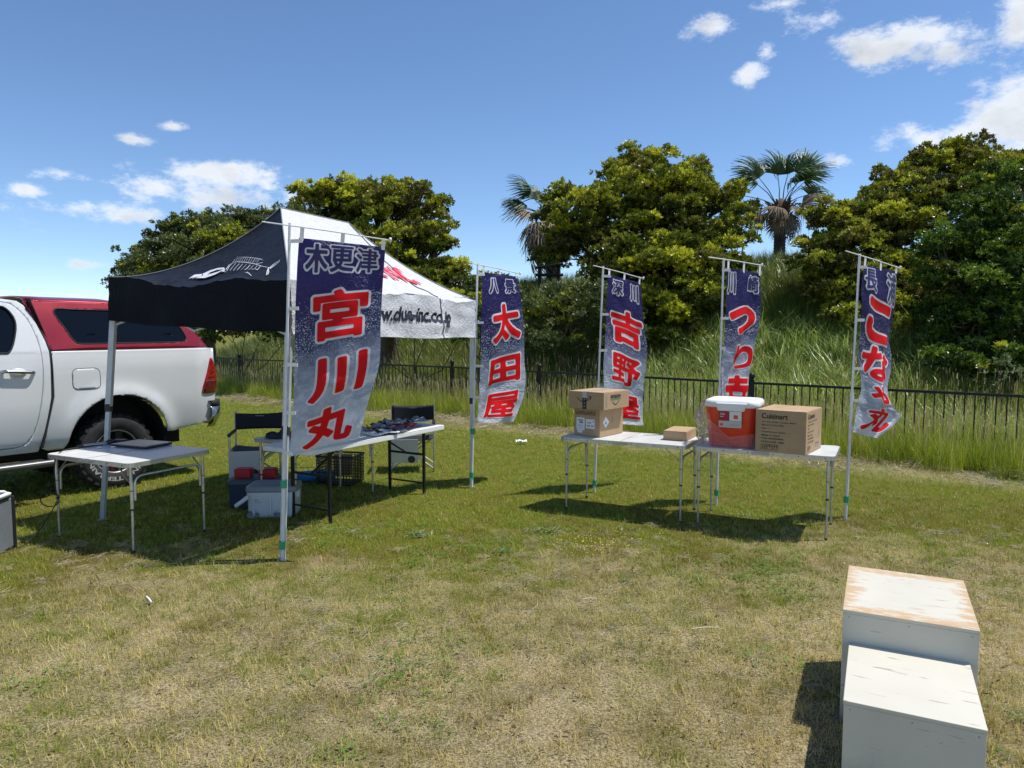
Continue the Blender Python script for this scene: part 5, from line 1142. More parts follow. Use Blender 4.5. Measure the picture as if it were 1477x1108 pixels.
wfd = smooth_poly([(-1.70, 1.50), (-1.69, 1.7), (-1.70, 1.94), (-1.95, 1.93), (-2.15, 1.83), (-2.43, 1.56), (-2.40, 1.50), (-2.1, 1.49)], 4)
grow = lambda pts, k: [(p[0] + (p[0] - sum(q[0] for q in pts) / len(pts)) * k, p[1] + (p[1] - sum(q[1] for q in pts) / len(pts)) * k) for p in pts]
sheet('cab_side', cabo, PAINT, truck, holes=[grow(rdoor, .012), grow(fdoor, .012)], mirror=True)
d1 = sheet('rear_door', rdoor, PAINT, truck, holes=[wrd], mirror=True); d2 = sheet('front_door', fdoor, PAINT, truck, holes=[wfd], mirror=True)
for d, wn in ((d1, wrd), (d2, wfd)):
    sheet('side_window', grow(wn, .01), GLASS, d, off=.012, solid=.004)
    mb = MB(); q = grow(wn, .0); mb.tube([(p[0], side_y(*p) - .001, p[1]) for p in q], .009, 6, closed=True); mb.build('window_seal', RUB, d)
mb = MB(); mb.bar((-.945, side_y(-.95, 1.7) - .002, 1.50), (-.93, side_y(-.94, 1.94) + .0, 1.945), .02, .02); mb.build('window_divider', RUB, d1)
for d, hx in ((d1, -.85), (d2, -1.82)):
    mb = MB(); mb.tube(fr([(hx - .135, side_y(hx, 1.3) + .005, 1.315), (hx - .12, -.045, 1.32), (hx + .12, -.045, 1.30), (hx + .135, side_y(hx, 1.3) + .005, 1.295)], .03), [.017] * 14, 8); mb.build('door_handle', CHROME, d)
    mb = MB(); mb.lathe([(0, 0), (.06, 0), (.075, -.012)], 20, Matrix.Translation((hx, side_y(hx, 1.3) - .014, 1.30)) @ Matrix.Rotation(PI / 2, 4, 'X') @ Matrix.Diagonal((1, .62, 1, 1))); mb.build('handle_recess', PAINT, d)
    mb = MB(); mb.lathe([(0, .002), (.036, .002), (.036, -.004)], 16, Matrix.Translation((hx + .03, -.048, 1.305)) @ Matrix.Rotation(PI / 2, 4, 'X') @ Matrix.Diagonal((1, .5, 1, 1))); mb.build('handle_trim', CHROME, d)
# dark lining behind panel gaps
mb = MB(); mb.grid(lambda u, v: Vector((-2.6 + 2.15 * u, side_y(-1.5, .55 + .9 * v) + .028, .55 + .9 * v)), 12, 8); mb.build('gap_lining', UNDER, truck)
mb = MB(); mb.grid(lambda u, v: Vector((-.85 + .35 * u - .1 * v, side_y(-.7, 1.5 + .47 * v) + .035, 1.45 + .50 * v)), 6, 6); mb.build('gap_lining', UNDER, truck)
# fuel flap
ff = [(-.235 + x, 1.21 + y) for x, y in rrect(.265, .215, .055)]; sheet('fuel_flap', ff, PAINT, truck, off=-.0012, solid=.003)
mb = MB(); mb.tube([(p[0], side_y(*p) - .0005, p[1]) for p in grow(ff, .02)], .0028, 5, closed=True); mb.build('fuel_flap_gap', RUB, truck)
# front wing, bonnet, roof, screens (outside the picture)
wing = [(-2.66, 1.28), (-2.66, .50)] + arch(WX - 3.085, .50, .50, .55) + [(-3.75, .55), (-3.85, .7), (-3.86, 1.05), (-3.5, 1.22), (-2.9, 1.33)]
sheet('front_wing', wing, PAINT, truck, mirror=True)
def across(xz, m, name, y0=None, crown=.05, parent=truck, n=12, k0=0, k1=1):
    def f_(u, v):
        i = v * (len(xz) - 1); a = int(min(len(xz) - 2, i)); t_ = i - a; x = xz[a][0] * (1 - t_) + xz[a + 1][0] * t_; z = xz[a][1] * (1 - t_) + xz[a + 1][1] * t_
        ys = side_y(x, min(z, 2.02)) + .012; w_ = 4 * u * (1 - u); q = abs(2 * u - 1) ** 6
        return Vector((x, ys + (1.85 - 2 * ys) * u, z + crown * (1 - q)))
    mb = MB(); mb.grid(f_, n * 2, (len(xz) - 1) * 4); return mb.build(name, m, parent, solid=.015)
across([(-.68, 1.93), (-.75, 1.995), (-1.2, 2.035), (-2.0, 2.035), (-2.35, 1.975)], PAINT, 'roof', crown=.03)
across([(-2.35, 1.985), (-2.93, 1.54)], GLASS, 'windscreen', crown=.02); across([(-2.9, 1.38), (-3.4, 1.28), (-3.85, 1.1)], PAINT, 'bonnet', crown=.08)
mb = MB(); mb.box((-3.86, .925, .82), (.1, 1.7, .55)); mb.build('grille', RUB, truck, bevel=.03); mb = MB(); mb.box((-3.9, .925, .56), (.16, 1.78, .24)); mb.build('front_bumper', PAINT, truck, bevel=.05)
# red cargo canopy
can = [(-.535, 1.515), (-.565, 1.60), (-.62, 1.80), (-.67, 1.95), (-.69, 2.005), (-.60, 2.015), (.10, 2.005), (.72, 1.93), (.93, 1.80), (1.16, 1.515)]
wc = smooth_poly([(-.43, 1.915), (-.20, 1.925), (.30, 1.92), (.70, 1.875), (.84, 1.78), (.905, 1.66), (.90, 1.60), (.80, 1.578), (.2, 1.575), (-.22, 1.572), (-.30, 1.60), (-.36, 1.72)], 4)
cs = sheet('cargo_canopy', can, REDP, truck, off=.004, holes=[wc], mirror=True)
sheet('canopy_window', grow(wc, .01), GLASS, cs, off=.008, solid=.004)
mb = MB(); mb.tube([(p[0], side_y(*p) + .006, p[1]) for p in wc], .008, 6, closed=True); mb.build('window_seal', RUB, cs)
across([(-.68, 1.99), (.10, 1.99), (.72, 1.915), (.93, 1.79), (1.16, 1.515)], REDP, 'cargo_canopy_top', crown=.06)
mb = MB(); mb.grid(lambda u, v: Vector((-.50 - .16 * v, .05 + .11 * v + (1.75 - .22 * v) * u, 1.45 + .58 * v)), 4, 4); mb.build('canopy_front_wall', RUB, truck)
mb = MB(); mb.tube([(-.655, side_y(0, 1.97) + .03, 1.99), (-.62, side_y(0, 1.8) + .02, 1.82), (-.56, side_y(0, 1.6) + .016, 1.60), (-.548, side_y(0, 1.5) + .016, 1.50), (-.555, .004, 1.04), (-.665, .02, .54)], .013, 6); mb.build('cab_gap_seal', RUB, truck)
for x in (-.13, .70):
    mb = MB(); mb.lathe([(0, -.024), (.03, -.02), (.038, 0)], 14, Matrix.Translation((x, side_y(x, 1.655) + .004, 1.655)) @ Matrix.Rotation(-PI / 2, 4, 'X') @ Matrix.Diagonal((1.4, .6, -1, 1))); mb.build('window_knob', CHROME, cs)
mb = MB(); mb.box((.25, .925, 1.497), (1.5, 1.7, .012)); mb.build('bed_cover', UNDER, truck)
# tail
mb = MB(); mb.grid(lambda u, v: Vector((1.235 + .01 * math.sin(v * 3), .07 + 1.71 * u, .66 + .84 * v)), 6, 6); mb.build('tailgate', PAINT, truck, solid=.03)
tl = smooth_poly([(1.185, 1.385), (1.235, 1.30), (1.262, 1.20), (1.262, 1.05), (1.235, .975), (1.13, .962), (1.05, .975), (1.04, 1.02), (1.075, 1.11), (1.12, 1.22)], 3)
mb = sheet('tail_lamp', tl, LENS, truck, off=-.014, solid=.05); sheet('lamp_segment', [(1.085, 1.12), (1.245, 1.12), (1.25, 1.02), (1.22, .985), (1.07, .99), (1.055, 1.03)], LENSD, mb, off=-.022, solid=.01)
for z in (1.16, 1.22, 1.28):
    mq = MB(); mq.bar((1.11 + (z - 1.1) * .5, side_y(1.13, z) - .018, z), (1.245 - (z - 1.1) * .2, side_y(1.24, z) - .018, z), .008, .006); mq.build('lamp_rib', LENSD, mb)
mb = MB()
bp_ = [(1.16, -.005), (1.26, .03), (1.34, .12), (1.36, .4), (1.36, 1.45), (1.34, 1.73), (1.26, 1.82), (1.16, 1.855)]
for zz0, zz1, m_, nm, k in ((.565, .80, CHROME, 'rear_bumper', 0), (.802, .875, RUB, 'bumper_step', .0)):
    mb = MB(); n_ = len(bp_); vs = [(p[0] - (0 if z > .6 else .07), p[1], z) for z in (zz0, (zz0 + zz1) / 2, zz1) for p in bp_]; vs += [(1.12, p[1], zz1) for p in bp_]; fs = [(r_ * n_ + i, r_ * n_ + i + 1, (r_ + 1) * n_ + i + 1, (r_ + 1) * n_ + i) for r_ in range(3) for i in range(n_ - 1)]; mb.add(vs, fs, True)
    mb.build(nm, m_, truck, solid=.01)
# wheels
def wheel(x, y, sgn=1, name='wheel'):
    w_ = bpy.data.objects.new(name, None); COL.objects.link(w_); w_.parent = truck; w_.location = (x, y, WR)
    Mx = Matrix.Rotation(PI / 2, 4, 'X') @ Matrix.Diagonal((1, 1, sgn, 1))
    mb = MB(); mb.lathe([(.235, .11), (.26, .128), (.33, .135), (.372, .125), (.388, .105), (.395, .09), (.395, -.09), (.388, -.105), (.33, -.135), (.235, -.11)], 48, Mx)
    n_ = 26
    for k in range(n_):
        a = 2 * PI * k / n_
        for (zc, sz, w2, ro) in ((.085, .06, .036, .395), (.112, .03, .05, .383), (.02, .055, .05, .397), (-.04, .055, .05, .397), (-.1, .06, .036, .392)):
            aa = a + (.12 if zc in (.02, -.1) else 0); mb.box(Mx @ Vector((ro * math.cos(aa), ro * math.sin(aa), zc)), (.022, w2, sz), (Mx @ Matrix.Rotation(aa + .12, 4, 'Z')).to_3x3())
    ty = mb.build('tyre', TYRE, w_)
    mb = MB(); mb.lathe([(.235, .11), (.228, .10), (.215, .06), (.212, -.08)], 36, Mx); mb.lathe([(.215, -.02), (0, -.02)], 24, Mx)
    rim = mb.build('rim', M['darkplastic'], w_)
    for k in range(6):
        a = k * PI / 3 + .3; mb = MB(); q = [(.03, .03), (.12, .022), (.222, .045), (.222, -.045), (.12, -.022), (.03, -.03)]
        mb.prism([(p[0] * math.cos(a) - p[1] * math.sin(a), p[0] * math.sin(a) + p[1] * math.cos(a)) for p in q], .055, .088, Mx); mb.build('spoke', M['blacksteel'], rim, bevel=.004)
        if k % 2 == 0: mb = MB(); mb.prism([((p[0]) * math.cos(a) - p[1] * math.sin(a), p[0] * math.sin(a) + p[1] * math.cos(a)) for p in ((.15, .006), (.215, .006), (.215, -.012), (.15, -.012))], .089, .092, Mx); mb.build('red_accent', REDP, rim)
    mb = MB(); mb.lathe([(0, .10), (.035, .098), (.045, .085)], 20, Mx); mb.build('hub_cap', REDP, rim)
    mb = MB(); mb.lathe([(.236, .112), (.226, .114), (.222, .104)], 40, Mx); mb.build('rim_lip', M['alu_dull'], rim)
    return w_, ty, Mx
wh, ty, Mx = wheel(WX, .165)
# raised white lettering round the side wall
M['side_text'] = mat('worn white rubber lettering', (.38, .38, .37), .8, var=.1)
def side_text(s, a_mid, span, rad=.272, hgt=.045):
    v, f = font_mesh(s, 0, .03); lo = v.min(0); hi = v.max(0); V, F_ = flat_print(v, f, .25); mb = MB(); pts = []
    for x, y in V:
        a = a_mid - span * ((x - lo[0]) / (hi[0] - lo[0]) - .5); r_ = rad + hgt * (y - lo[1]) / (hi[1] - lo[1]); pts.append(((r_) * math.cos(a), -.1375 - .0, r_ * math.sin(a)))
    mb.add(pts, F_); mb.build('side_wall_lettering', M['side_text'], ty)
side_text('TERRAIN', R_(236), R_(86)); side_text('TERRAIN', R_(340), R_(80))
wheel(WX - 3.085, .165)
for x in (WX, WX - 3.085): wheel(x, 1.685, -1)
for x in (WX + .03, WX - 3.085):       # wheel wells
    mb = MB()
    for yy in (0.03, 1.35): mb.grid(lambda u, v: Vector((x + .51 * math.cos(PI * u), yy + .42 * v, .50 + .51 * math.sin(PI * u))), 16, 2)
    for yy in (.45, 1.4): mb.prism([(x + .53 * math.cos(a), .5 + .53 * math.sin(a)) for a in [PI * i / 14 for i in range(15)]] + [(x - .53, .3), (x + .53, .3)], yy, yy + .01, Matrix(((1, 0, 0, 0), (0, 0, 1, 0), (0, 1, 0, 0), (0, 0, 0, 1))))
    mb.build('wheel_arch_liner', UNDER, truck)
mb = MB(); mb.box((-1.4, .925, .46), (4.7, 1.1, .16)); mb.box((-1.55, .925, .56), (2.0, 1.7, .06)); mb.box((WX, .925, .40), (.1, 1.4, .1)); mb.box((-3.02, .925, .40), (.1, 1.4, .1)); mb.tube([(-.5, 1.3, .42), (1.1, 1.3, .45)], .035, 10); mb.build('chassis', UNDER, truck)
mb = MB(); mb.tube([(-2.45, -.10, .40), (-.62, -.10, .40)], .035, 10); mb.build('side_step', mat('dark step tube', (.10, .105, .11), .35, .4), truck); mb = MB(); mb.box((-1.53, -.03, .418), (1.7, .10, .03)); mb.build('step_board', RUB, truck)
mb = MB(); mb.box((.62, .2, .42), (.02, .24, .32)); mb.build('mud_flap', RUB, truck)
mb = MB(); mb.bar((-2.4, -.03, 1.52), (-2.4, -.14, 1.56), .03, .03); mb.box((-2.42, -.2, 1.6), (.09, .18, .2)); mb.build('door_mirror', PAINT, truck, bevel=.03)

# ------------------------------------------------------------------ things round the canopy
# director's chairs
def chair(label, x, y, a, tray=-1):
    r = thing('folding_chair', label, 'folding chair', (x, y, 0), a, 'black directors chairs under the canopy')
    w2, d2, hs, ha, hb = .26, .21, .42, .58, .80       # faces -y
    for s in (-1, 1):
        mb = MB(); mb.tube(fr([(s * w2, d2, hb), (s * w2, d2, .02), (s * w2, -d2, .02), (s * w2, -d2, ha), (s * w2, d2, ha)], .05), .011, 8); sf = mb.build('side_frame', M['alu'], r)
        mb = MB(); mb.tube([(s * w2, -d2 - .02, ha + .006), (s * w2, d2 - .05, ha + .006)], .02, 8); mb.build('armrest', M['darkplastic'], sf)
    for yy in (-d2 + .03, d2 - .03):
        for s in (-1, 1): mb = MB(); mb.tube([(-s * (w2 - .01), yy + .006 * s, .05), (s * (w2 - .01), yy + .006 * s, hs)], .009, 7); mb.build('cross_strut', M['alu'], r)
    mb = MB(); mb.grid(lambda u, v: Vector((-w2 + 2 * w2 * u, -d2 + 2 * d2 * v, hs - .03 * 4 * u * (1 - u))), 12, 6); mb.build('seat', M['bluefabric'], r, solid=.006)
    mb = MB(); mb.grid(lambda u, v: Vector((-w2 + 2 * w2 * u, d2 - .012 + .05 * 4 * u * (1 - u), hb - .02 - .19 * (1 - v) - (.018 * 4 * u * (1 - u) if v > .5 else 0))), 14, 6); bk = mb.build('backrest', M['bluefabric'], r, solid=.008)
    mb = MB(); mb.box((0, d2 + .018, hb - .06), (.09, .004, .008)); mb.build('label_print', M['greyprint'], bk)
    # folded-down side tray with a cup hole
    TR = mat('tray', (.55, .56, .56), .4, var=.05); mb = MB(); x0 = tray * (w2 + .02)
    circ = [(.09 + .045 * math.cos(t_), -.10 + .045 * math.sin(t_)) for t_ in [2 * PI * i / 16 for i in range(16)]]
    sq = [(-.17, -.14), (.17, -.14), (.17, .14), (-.17, .14)]
    bm = bmesh.new()
    for lp in (sq, circ):
        vs = [bm.verts.new((p[0], p[1], 0)) for p in lp]
        for i in range(len(vs)): bm.edges.new((vs[i], vs[(i + 1) % len(vs)]))
    bmesh.ops.triangle_fill(bm, edges=bm.edges[:], use_beauty=True); bm.verts.index_update()
    mb.add([(p.co.x, 0, p.co.y) for p in bm.verts], [tuple(p.index for p in q.verts) for q in bm.faces]); bm.free()
    tr = mb.build('side_tray', TR, r, solid=.012); tr.location = (x0 * .35 + .0, -d2 - .02, .27)
    mb = MB(); mb.tube([(.09, .01, -.1), (.09, .05, -.1)], .046, 16); mb.build('cup_net', M['darkplastic'], tr)
    return r
chair('black directors chair behind the dark blue and white coolers at the left', -2.83, 7.95, R_(12), -1)
chair('black directors chair behind the heap of goods near the canopy right leg', -1.22, 8.78, R_(6), -1)
# coolers
CW = mat('cooler white', (.60, .64, .66), .4, var=.04); CG = mat('cooler grey', (.20, .23, .25), .45, var=.06); CN = mat('navy cooler', (.012, .03, .07), .5, var=.1)
r = thing('cooler_box', 'white cooler box with grey lid and side handle on the shaded grass', 'cooler box', (-2.21, 6.62, 0), R_(4))
o = rr_loft([(.40, .25, .04, .0), (.42, .27, .04, .02), (.44, .285, .045, .235)]).build('body', CW, r)
rr_loft([(.455, .30, .05, .236), (.46, .305, .05, .25), (.455, .30, .05, .285), (.40, .25, .05, .30), (.38, .23, .04, .30)]).build('lid', CG, r)
mb = MB()
for s in (-.15, .0, .15): mb.box((s, -.146, .12), (.012, .01, .19))
mb.build('rib', CW, o); o['kind'] = o.get('kind', '') or ''
del o['kind']
for s in (-1, 1):
    mb = MB(); mb.lathe([(0, .012), (.045, .01), (.048, -.01)], 16, Matrix.Translation((s * .225, -.02, .19)) @ Matrix.Rotation(s * PI / 2, 4, 'Y')); mb.build('handle_boss', CW, r)
mb = MB(); mb.tube(fr([(-.20, -.158, .20), (-.235, -.185, .17), (-.30, -.19, .125)], .02), .019, 8); mb.build('carry_handle', CW, r)
for x in (-.16, .08): mb = MB(); mb.lathe([(0, -.006), (.05, -.006), (.055, .006)], 18, Matrix.Translation((x, -.142, .03)) @ Matrix.Rotation(PI / 2, 4, 'X') @ Matrix.Diagonal((1, .8, 1, 1))); mb.build('corner_foot', CG, r)
fc = plane_fn((-.2, -.146, 0), (1, 0, 0), (0, 0, 1)); pbox(fc, .05, .165, .09, .172, M['greyprint'], r, 'print'); text_on('print', 'SALTWATER', fc, (.04, .14, .115, .15), M['greyprint'], r, lift=.001)
r = thing('cooler_box', 'dark blue cooler box behind the white one, two red cases on its lid', 'cooler box', (-2.52, 6.98, 0), R_(4))
rr_loft([(.42, .28, .04, .0), (.44, .30, .04, .235)]).build('body', CN, r); rr_loft([(.455, .31, .05, .236), (.455, .31, .05, .265), (.42, .28, .05, .28)]).build('lid', mat('dark grey lid', (.05, .07, .09), .5), r)
RCs = mat('red case', (.42, .012, .02), .45, var=.1)
for k, (dx, lb) in enumerate(((-.10, 'left one of two round-cornered red cases on the dark blue cooler'), (.14, 'right one of two round-cornered red cases on the dark blue cooler'))):
    q = thing('red_case', lb, 'case', (-2.52 + dx, 6.965, .282), R_(4), 'red cases on the dark blue cooler')
    rr_loft([(.16, .12, .02, .0), (.165, .125, .03, .01), (.165, .125, .03, .062)]).build('body', RCs, q); rr_loft([(.17, .13, .035, .063), (.17, .13, .035, .08), (.14, .10, .03, .088)]).build('lid', RCs, q)
# black lattice basket
r = thing('lattice_basket', 'black plastic lattice basket on the grass under the white table', 'basket', (-1.93, 8.02, 0), R_(-12)); bw, bd, bh = .42, .31, .32
def lattice(o_, ux_, n1_, n2_, wd_, ht_):
    mb = MB(); o_ = Vector(o_); ux_ = Vector(ux_)
    for i in range(n1_ + 1): p = o_ + ux_ * wd_ * i / n1_; mb.bar(p, p + Vector((0, 0, ht_)), .009, .006, tuple(ux_))
    for j in range(n2_ + 1): z = Vector((0, 0, ht_ * j / n2_)); mb.bar(o_ + z, o_ + ux_ * wd_ + z, .009, .0062)
    return mb
for a, b_, n_, l_ in (((-bw / 2, -bd / 2, .01), (1, 0, 0), 12, bw), ((-bw / 2, bd / 2, .01), (1, 0, 0), 12, bw), ((-bw / 2, -bd / 2, .01), (0, 1, 0), 9, bd), ((bw / 2, -bd / 2, .01), (0, 1, 0), 9, bd)): lattice(a, b_, n_, 9, l_, bh - .03).build('lattice_side', M['darkplastic'], r)
mb = MB(); mb.tube([(x, y, bh) for x, y in rrect(bw + .02, bd + .02, .02)], .012, 6, closed=True); mb.build('rim', M['darkplastic'], r)
mb = MB(); mb.box((0, 0, .01), (bw - .01, bd - .01, .008)); mb.build('base', M['darkplastic'], r); mb = MB(); mb.box((.02, .03, .2), (.2, .08, .24)); tag(mb.build('brown_packet', M['cardboard_edge'], None, bevel=.01), 'brown packet standing inside the black lattice basket', 'packet'); bpy.data.objects['brown_packet'].location = (-1.93, 8.02, 0)
# blue rolled bag
BL = mat('bright blue cloth', (.03, .22, .55), .6, bump=.3, bscale=30)
mb = MB(); mb.tube([(0, 0, .0), (.02, .01, .0), (.2, .02, .01), (.4, .0, .015), (.42, 0, .015)], [.02, .06, .065, .055, .02], 12); o = mb.build('blue_roll', BL); o.location = (-2.42, 8.02, .065); tag(o, 'bright blue rolled bag lying on the grass left of the black basket', 'rolled bag')
# heap of printed goods and papers on the white table
GOODC = [mat('dark navy print cloth', (.02, .025, .05), .7, var=.3, scale=30), mat('grey print cloth', (.22, .24, .28), .7, var=.4, scale=25), mat('red print cloth', (.35, .03, .05), .7, var=.3, scale=20), mat('blue grey print cloth', (.09, .11, .17), .7, var=.4, scale=30), mat('white plastic sleeve', (.65, .67, .70), .25, var=.2, scale=20)]
rh = random.Random(12); ud2 = Vector((.51, .86, 0)).normalized(); vd2 = Vector((-ud2.y, ud2.x, 0)); o0 = Vector((-1.70, 5.98, 0))
def packet(name, label, cat, p, a, sx, sy, z, m, amp, grp):
    sd = rh.uniform(0, 50); mb = MB(); mb.grid(lambda u, v: Vector(((u - .5) * sx, (v - .5) * sy, amp * abs(nz_(u * 3, v * 3, sd, 1.1)) + .006 * math.sin(u * 9 + sd) + .008)), 12, 9)
    o = mb.build(name, m, None, solid=.01); o.location = (p.x, p.y, z); o.rotation_euler = (rh.uniform(-.05, .05), rh.uniform(-.05, .05), a); return tag(o, label, cat, grp)
PK = ['navy packet at the far left of the heap on the white table', 'grey crumpled packet low at the left of the heap', 'dark red packet showing between the navy ones in the heap', 'blue-grey packet in the middle of the heap', 'navy packet lying across the middle of the heap', 'grey packet standing highest in the heap of goods', 'dark red packet near the right end of the heap', 'blue-grey packet at the right end of the heap', 'navy packet at the rear of the heap towards the chair', 'grey packet at the front right of the heap']
for k in range(10):
    s = 1.14 + .062 * k + rh.uniform(-.02, .02); q = .16 + .26 * ((k * 7) % 10) / 10; p = o0 + ud2 * s + vd2 * q
    packet('goods_packet', PK[k], 'packet', p, rh.uniform(0, 3), rh.uniform(.24, .32), rh.uniform(.18, .26), .705 + .004 * k + (.03 if k == 5 else 0), GOODC[k % 4], .07, 'printed packets heaped on the white table')
packet('goods_packet', 'flat white sheet of paper at the left end of the heap of goods', 'paper', o0 + ud2 * 1.05 + vd2 * .12, .6, .3, .2, .722, M['paper'], .004, None)
packet('goods_packet', 'small pale card lying at the front of the heap of goods', 'card', o0 + ud2 * 1.28 + vd2 * .06, .9, .1, .07, .712, mat('pale card', (.7, .6, .5), .6), .003, None)
packet('goods_packet', 'dark plastic-wrapped packet at the near end of the half hidden aluminium table', 'packet', Vector((-2.17, 6.83, 0)), .3, .34, .24, .70, GOODC[0], .07, None)
# laptop and microphone on the square table
r = thing('laptop', 'closed dark laptop lying on the square folding table beside the canopy leg', 'laptop', (-3.22, 6.22, .7075), R_(-22)); mb = MB(); mb.box((0, 0, .009), (.40, .28, .014)); mb.build('base', M['darkplastic'], r, bevel=.003)
mb = MB(); mb.box((0, 0, .022), (.40, .28, .009)); mb.build('lid', mat('laptop lid', (.22, .225, .24), .3, .5, var=.05), r, bevel=.003); mb = MB(); mb.tube([(-.15, .138, .017), (.15, .138, .017)], .006, 8); mb.build('hinge', M['darkplastic'], r)
mb = MB(); mb.tube([(-.1, 0, .012), (-.098, 0, .012), (0, 0, .014), (.075, 0, .02), (.08, 0, .022)], [.008, .012, .014, .019, .012], 12); mh = thing('microphone', 'dark hand microphone lying at the left side of the square table', 'microphone', (-3.60, 6.20, .7075), R_(30)); mb.build('body', M['alu_dull'], mh); mb = MB(); mb.lathe([(0, -.03), (.02, -.025), (.027, 0), (.02, .022), (0, .03)], 14, Matrix.Translation((.1, 0, .027)) @ Matrix.Rotation(PI / 2, 4, 'Y')); mb.build('grille_head', M['darkplastic'], mh)
mb = MB(); mb.box((0, 0, .02), (.11, .07, .04)); o = mb.build('receiver_box', M['darkplastic'], None, bevel=.01); o.location = (-3.47, 6.33, .707); tag(o, 'small black receiver box beside the canopy leg on the square table', 'electronics')
mb = MB(); mb.tube([Vector((.06 * math.cos(t_) * (1 + t_ * .02), .045 * math.sin(t_), .004 + .001 * t_)) for t_ in [k * .4 for k in range(40)]], .004, 5); o = mb.build('cable_coil', CORD); o.location = (-3.36, 6.42, .707); tag(o, 'black cable coiled on the square table behind the laptop', 'cable')
for (x, y, lb) in ((-3.52, 6.1, 'left'), (-3.42, 6.13, 'right')): mb = MB(); mb.lathe([(0, 0), (.022, 0), (.024, .008), (0, .01)], 12); o = mb.build('small_adapter', M['whiteplastic']); o.location = (x, y, .7075); tag(o, lb + ' one of two small white adapters on the square table beside the microphone', 'adapter', 'white adapters')
def PG(px, py, z=0):
    x = (px - 738.5) / FPX; y = (554 - py) / FPX; d = Vector((x, math.cos(PITCH) + y * math.sin(PITCH), -math.sin(PITCH) + y * math.cos(PITCH))); return Vector((0, 0, EYE)) + d * ((z - EYE) / d.z)
q0 = Vector((-3.745, 5.90, .70)); path = [Vector((-3.55, 6.2, .715)), Vector((-3.66, 6.05, .722)), Vector((-3.70, 5.84, .712)), Vector((-3.71, 5.78, .60)), Vector((-3.70, 5.77, .42))]
lc = Vector((-3.74, 5.76, .34)); path += [lc + Vector((.075 * math.cos(t_), -.01, .055 * math.sin(t_))) for t_ in [R_(20 - k * 30) for k in range(13)]]
path += [Vector((-3.74, 5.74, .22)), Vector((-3.80, 5.65, .08)), Vector((-3.86, 5.58, .012)), Vector((-3.92, 5.45, .012)), Vector((-4.0, 5.30, .012)), Vector((-4.15, 5.2, .012))]
mb = MB(); mb.tube([catm(path, k / 90) for k in range(91)], .0045, 6); tag(mb.build('power_cable', CORD), 'black cable looping down from the square table to the grass', 'cable')
# speaker at the left edge
r = thing('floor_speaker', 'grey cloth-fronted speaker cabinet with a striped white top at the left edge', 'speaker', (-4.06, 5.36, 0), R_(8)); SPG = mat('grey speaker cloth', (.16, .18, .19), .8, bump=.5, bscale=250, var=.08)
mb = MB(); mb.box((0, 0, .215), (.36, .34, .39)); mb.build('cloth_front', SPG, r, bevel=.01)
for (x, y) in ((-.18, -.17), (.18, -.17), (.18, .17), (-.18, .17)): mb = MB(); mb.box((x, y, .21), (.03, .03, .42)); mb.build('corner_edge', M['darkplastic'], r, bevel=.008)
mb = MB(); mb.prism([(.19, -.18), (.19, .12), (.13, .18), (-.13, .18), (-.19, .12), (-.19, -.18)], .41, .44); mb.build('top_panel', M['darkplastic'], r, bevel=.004)
for k in range(3):
    s_ = 1 - k * .3; pts = [(x * s_, y * s_, .444) for x, y in ((.185, -.175), (.185, .118), (.128, .175), (-.128, .175), (-.185, .118), (-.185, -.175))]; mb = MB(); mb.tube([Vector(p) * 1 for p in pts], .0115 if k else .02, 4, closed=True); mb.build('white_stripe', M['whiteplastic'], r)
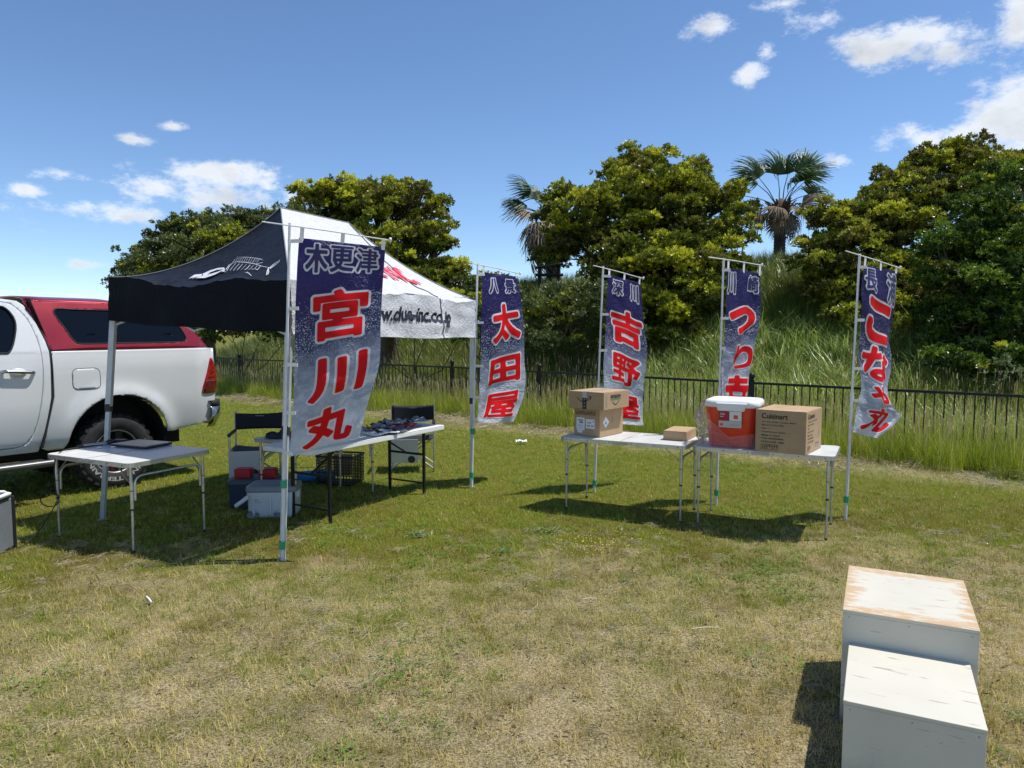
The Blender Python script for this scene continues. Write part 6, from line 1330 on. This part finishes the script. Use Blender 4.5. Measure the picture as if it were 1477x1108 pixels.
# weeds, flowers, litter on the lawn
WEED = blade_material('weed leaves', False, (.10, .19, .04), (.22, .30, .10), shine=.3)
def weed(label, x, y, n_, L0, seed):
    rr = random.Random(seed); mb = MB()
    for k in range(n_):
        a = rr.uniform(0, 6.28); c0 = Vector((rr.gauss(0, .05), rr.gauss(0, .04), .01)); d = Vector((math.cos(a), math.sin(a), rr.uniform(.25, .9))); ln = L0 * rr.uniform(.6, 1.1); s = Vector((-d.y, d.x, 0)).normalized() * ln * .13
        mb.add([c0, c0 + d * ln * .5 + s, c0 + d * ln + Vector((0, 0, -ln * .25)), c0 + d * ln * .5 - s], [(0, 1, 2, 3)])
    o = mb.build('weed_rosette', WEED); o.location = (x, y, 0); tag(o, label, 'weed', 'leafy weeds in the lawn')
for i, (px, py, lb) in enumerate(((603, 773, 'broad-leaved weed in the lawn below the canopy right leg'), (788, 768, 'broad-leaved weed in the lawn left of the small yellow flowers'), (722, 797, 'small grey-green weed in the worn lawn centre'), (905, 765, 'low green weed under the front edge of the left sunny table'), (175, 726, 'pale weed in the shade beneath the square table'))): p = PG(px, py); weed(lb, p.x, p.y, 46 if i < 2 else 28, .07 if i < 2 else .05, i)
YEL = mat('yellow petals', (.75, .62, .03), .6); mb = MB(); rr = random.Random(3)
for k in range(170):
    p = PG(835 + rr.gauss(0, 32) + 20, 788 + rr.gauss(0, 9) ); z = rr.uniform(.02, .045); s = rr.uniform(.003, .0065); mb.add([(p.x + s * math.cos(a), p.y + s * math.sin(a), z + rr.uniform(-.002, .002)) for a in [i * 1.256 for i in range(5)]], [(0, 1, 2, 3, 4)])
tag(mb.build('yellow_flowers', YEL), 'patch of tiny yellow flowers in the middle of the lawn', 'flowers', kind='stuff')
p = PG(215, 870); mb = MB(); mb.tube([(-.03, .03, .03), (0, 0, .027), (.035, -.04, .02)], .006, 8); o = mb.build('white_tube', M['paper']); o.location = (p.x, p.y, 0); tag(o, 'short white tube lying on the dry lawn at the left', 'litter')
p = PG(752, 641); mb = MB(); mb.grid(lambda u, v: Vector(((u - .5) * .17, (v - .5) * .09, .05 * abs(nz_(u * 4, v * 4, 1, 1.3)) + .02)), 12, 8); o = mb.build('crumpled_paper', M['paper']); o.location = (p.x, p.y, 0.02); tag(o, 'crumpled white paper on the cut hay before the railing', 'litter')
STR = mat('dry straw', (.62, .55, .38), .8)
for (px, py, a, ln, lb) in ((1018, 914, .05, .16, 'long dry straw lying on bare lawn in the middle right'), (851, 871, .02, .09, 'short dry straw on the lawn near the picture centre')): p = PG(px, py); mb = MB(); mb.tube([(-ln / 2, 0, .02), (0, .004, .026), (ln / 2, .01, .02)], .003, 5); o = mb.build('straw', STR); o.location = (p.x, p.y, .01); o.rotation_euler = (0, 0, a); tag(o, lb, 'straw')
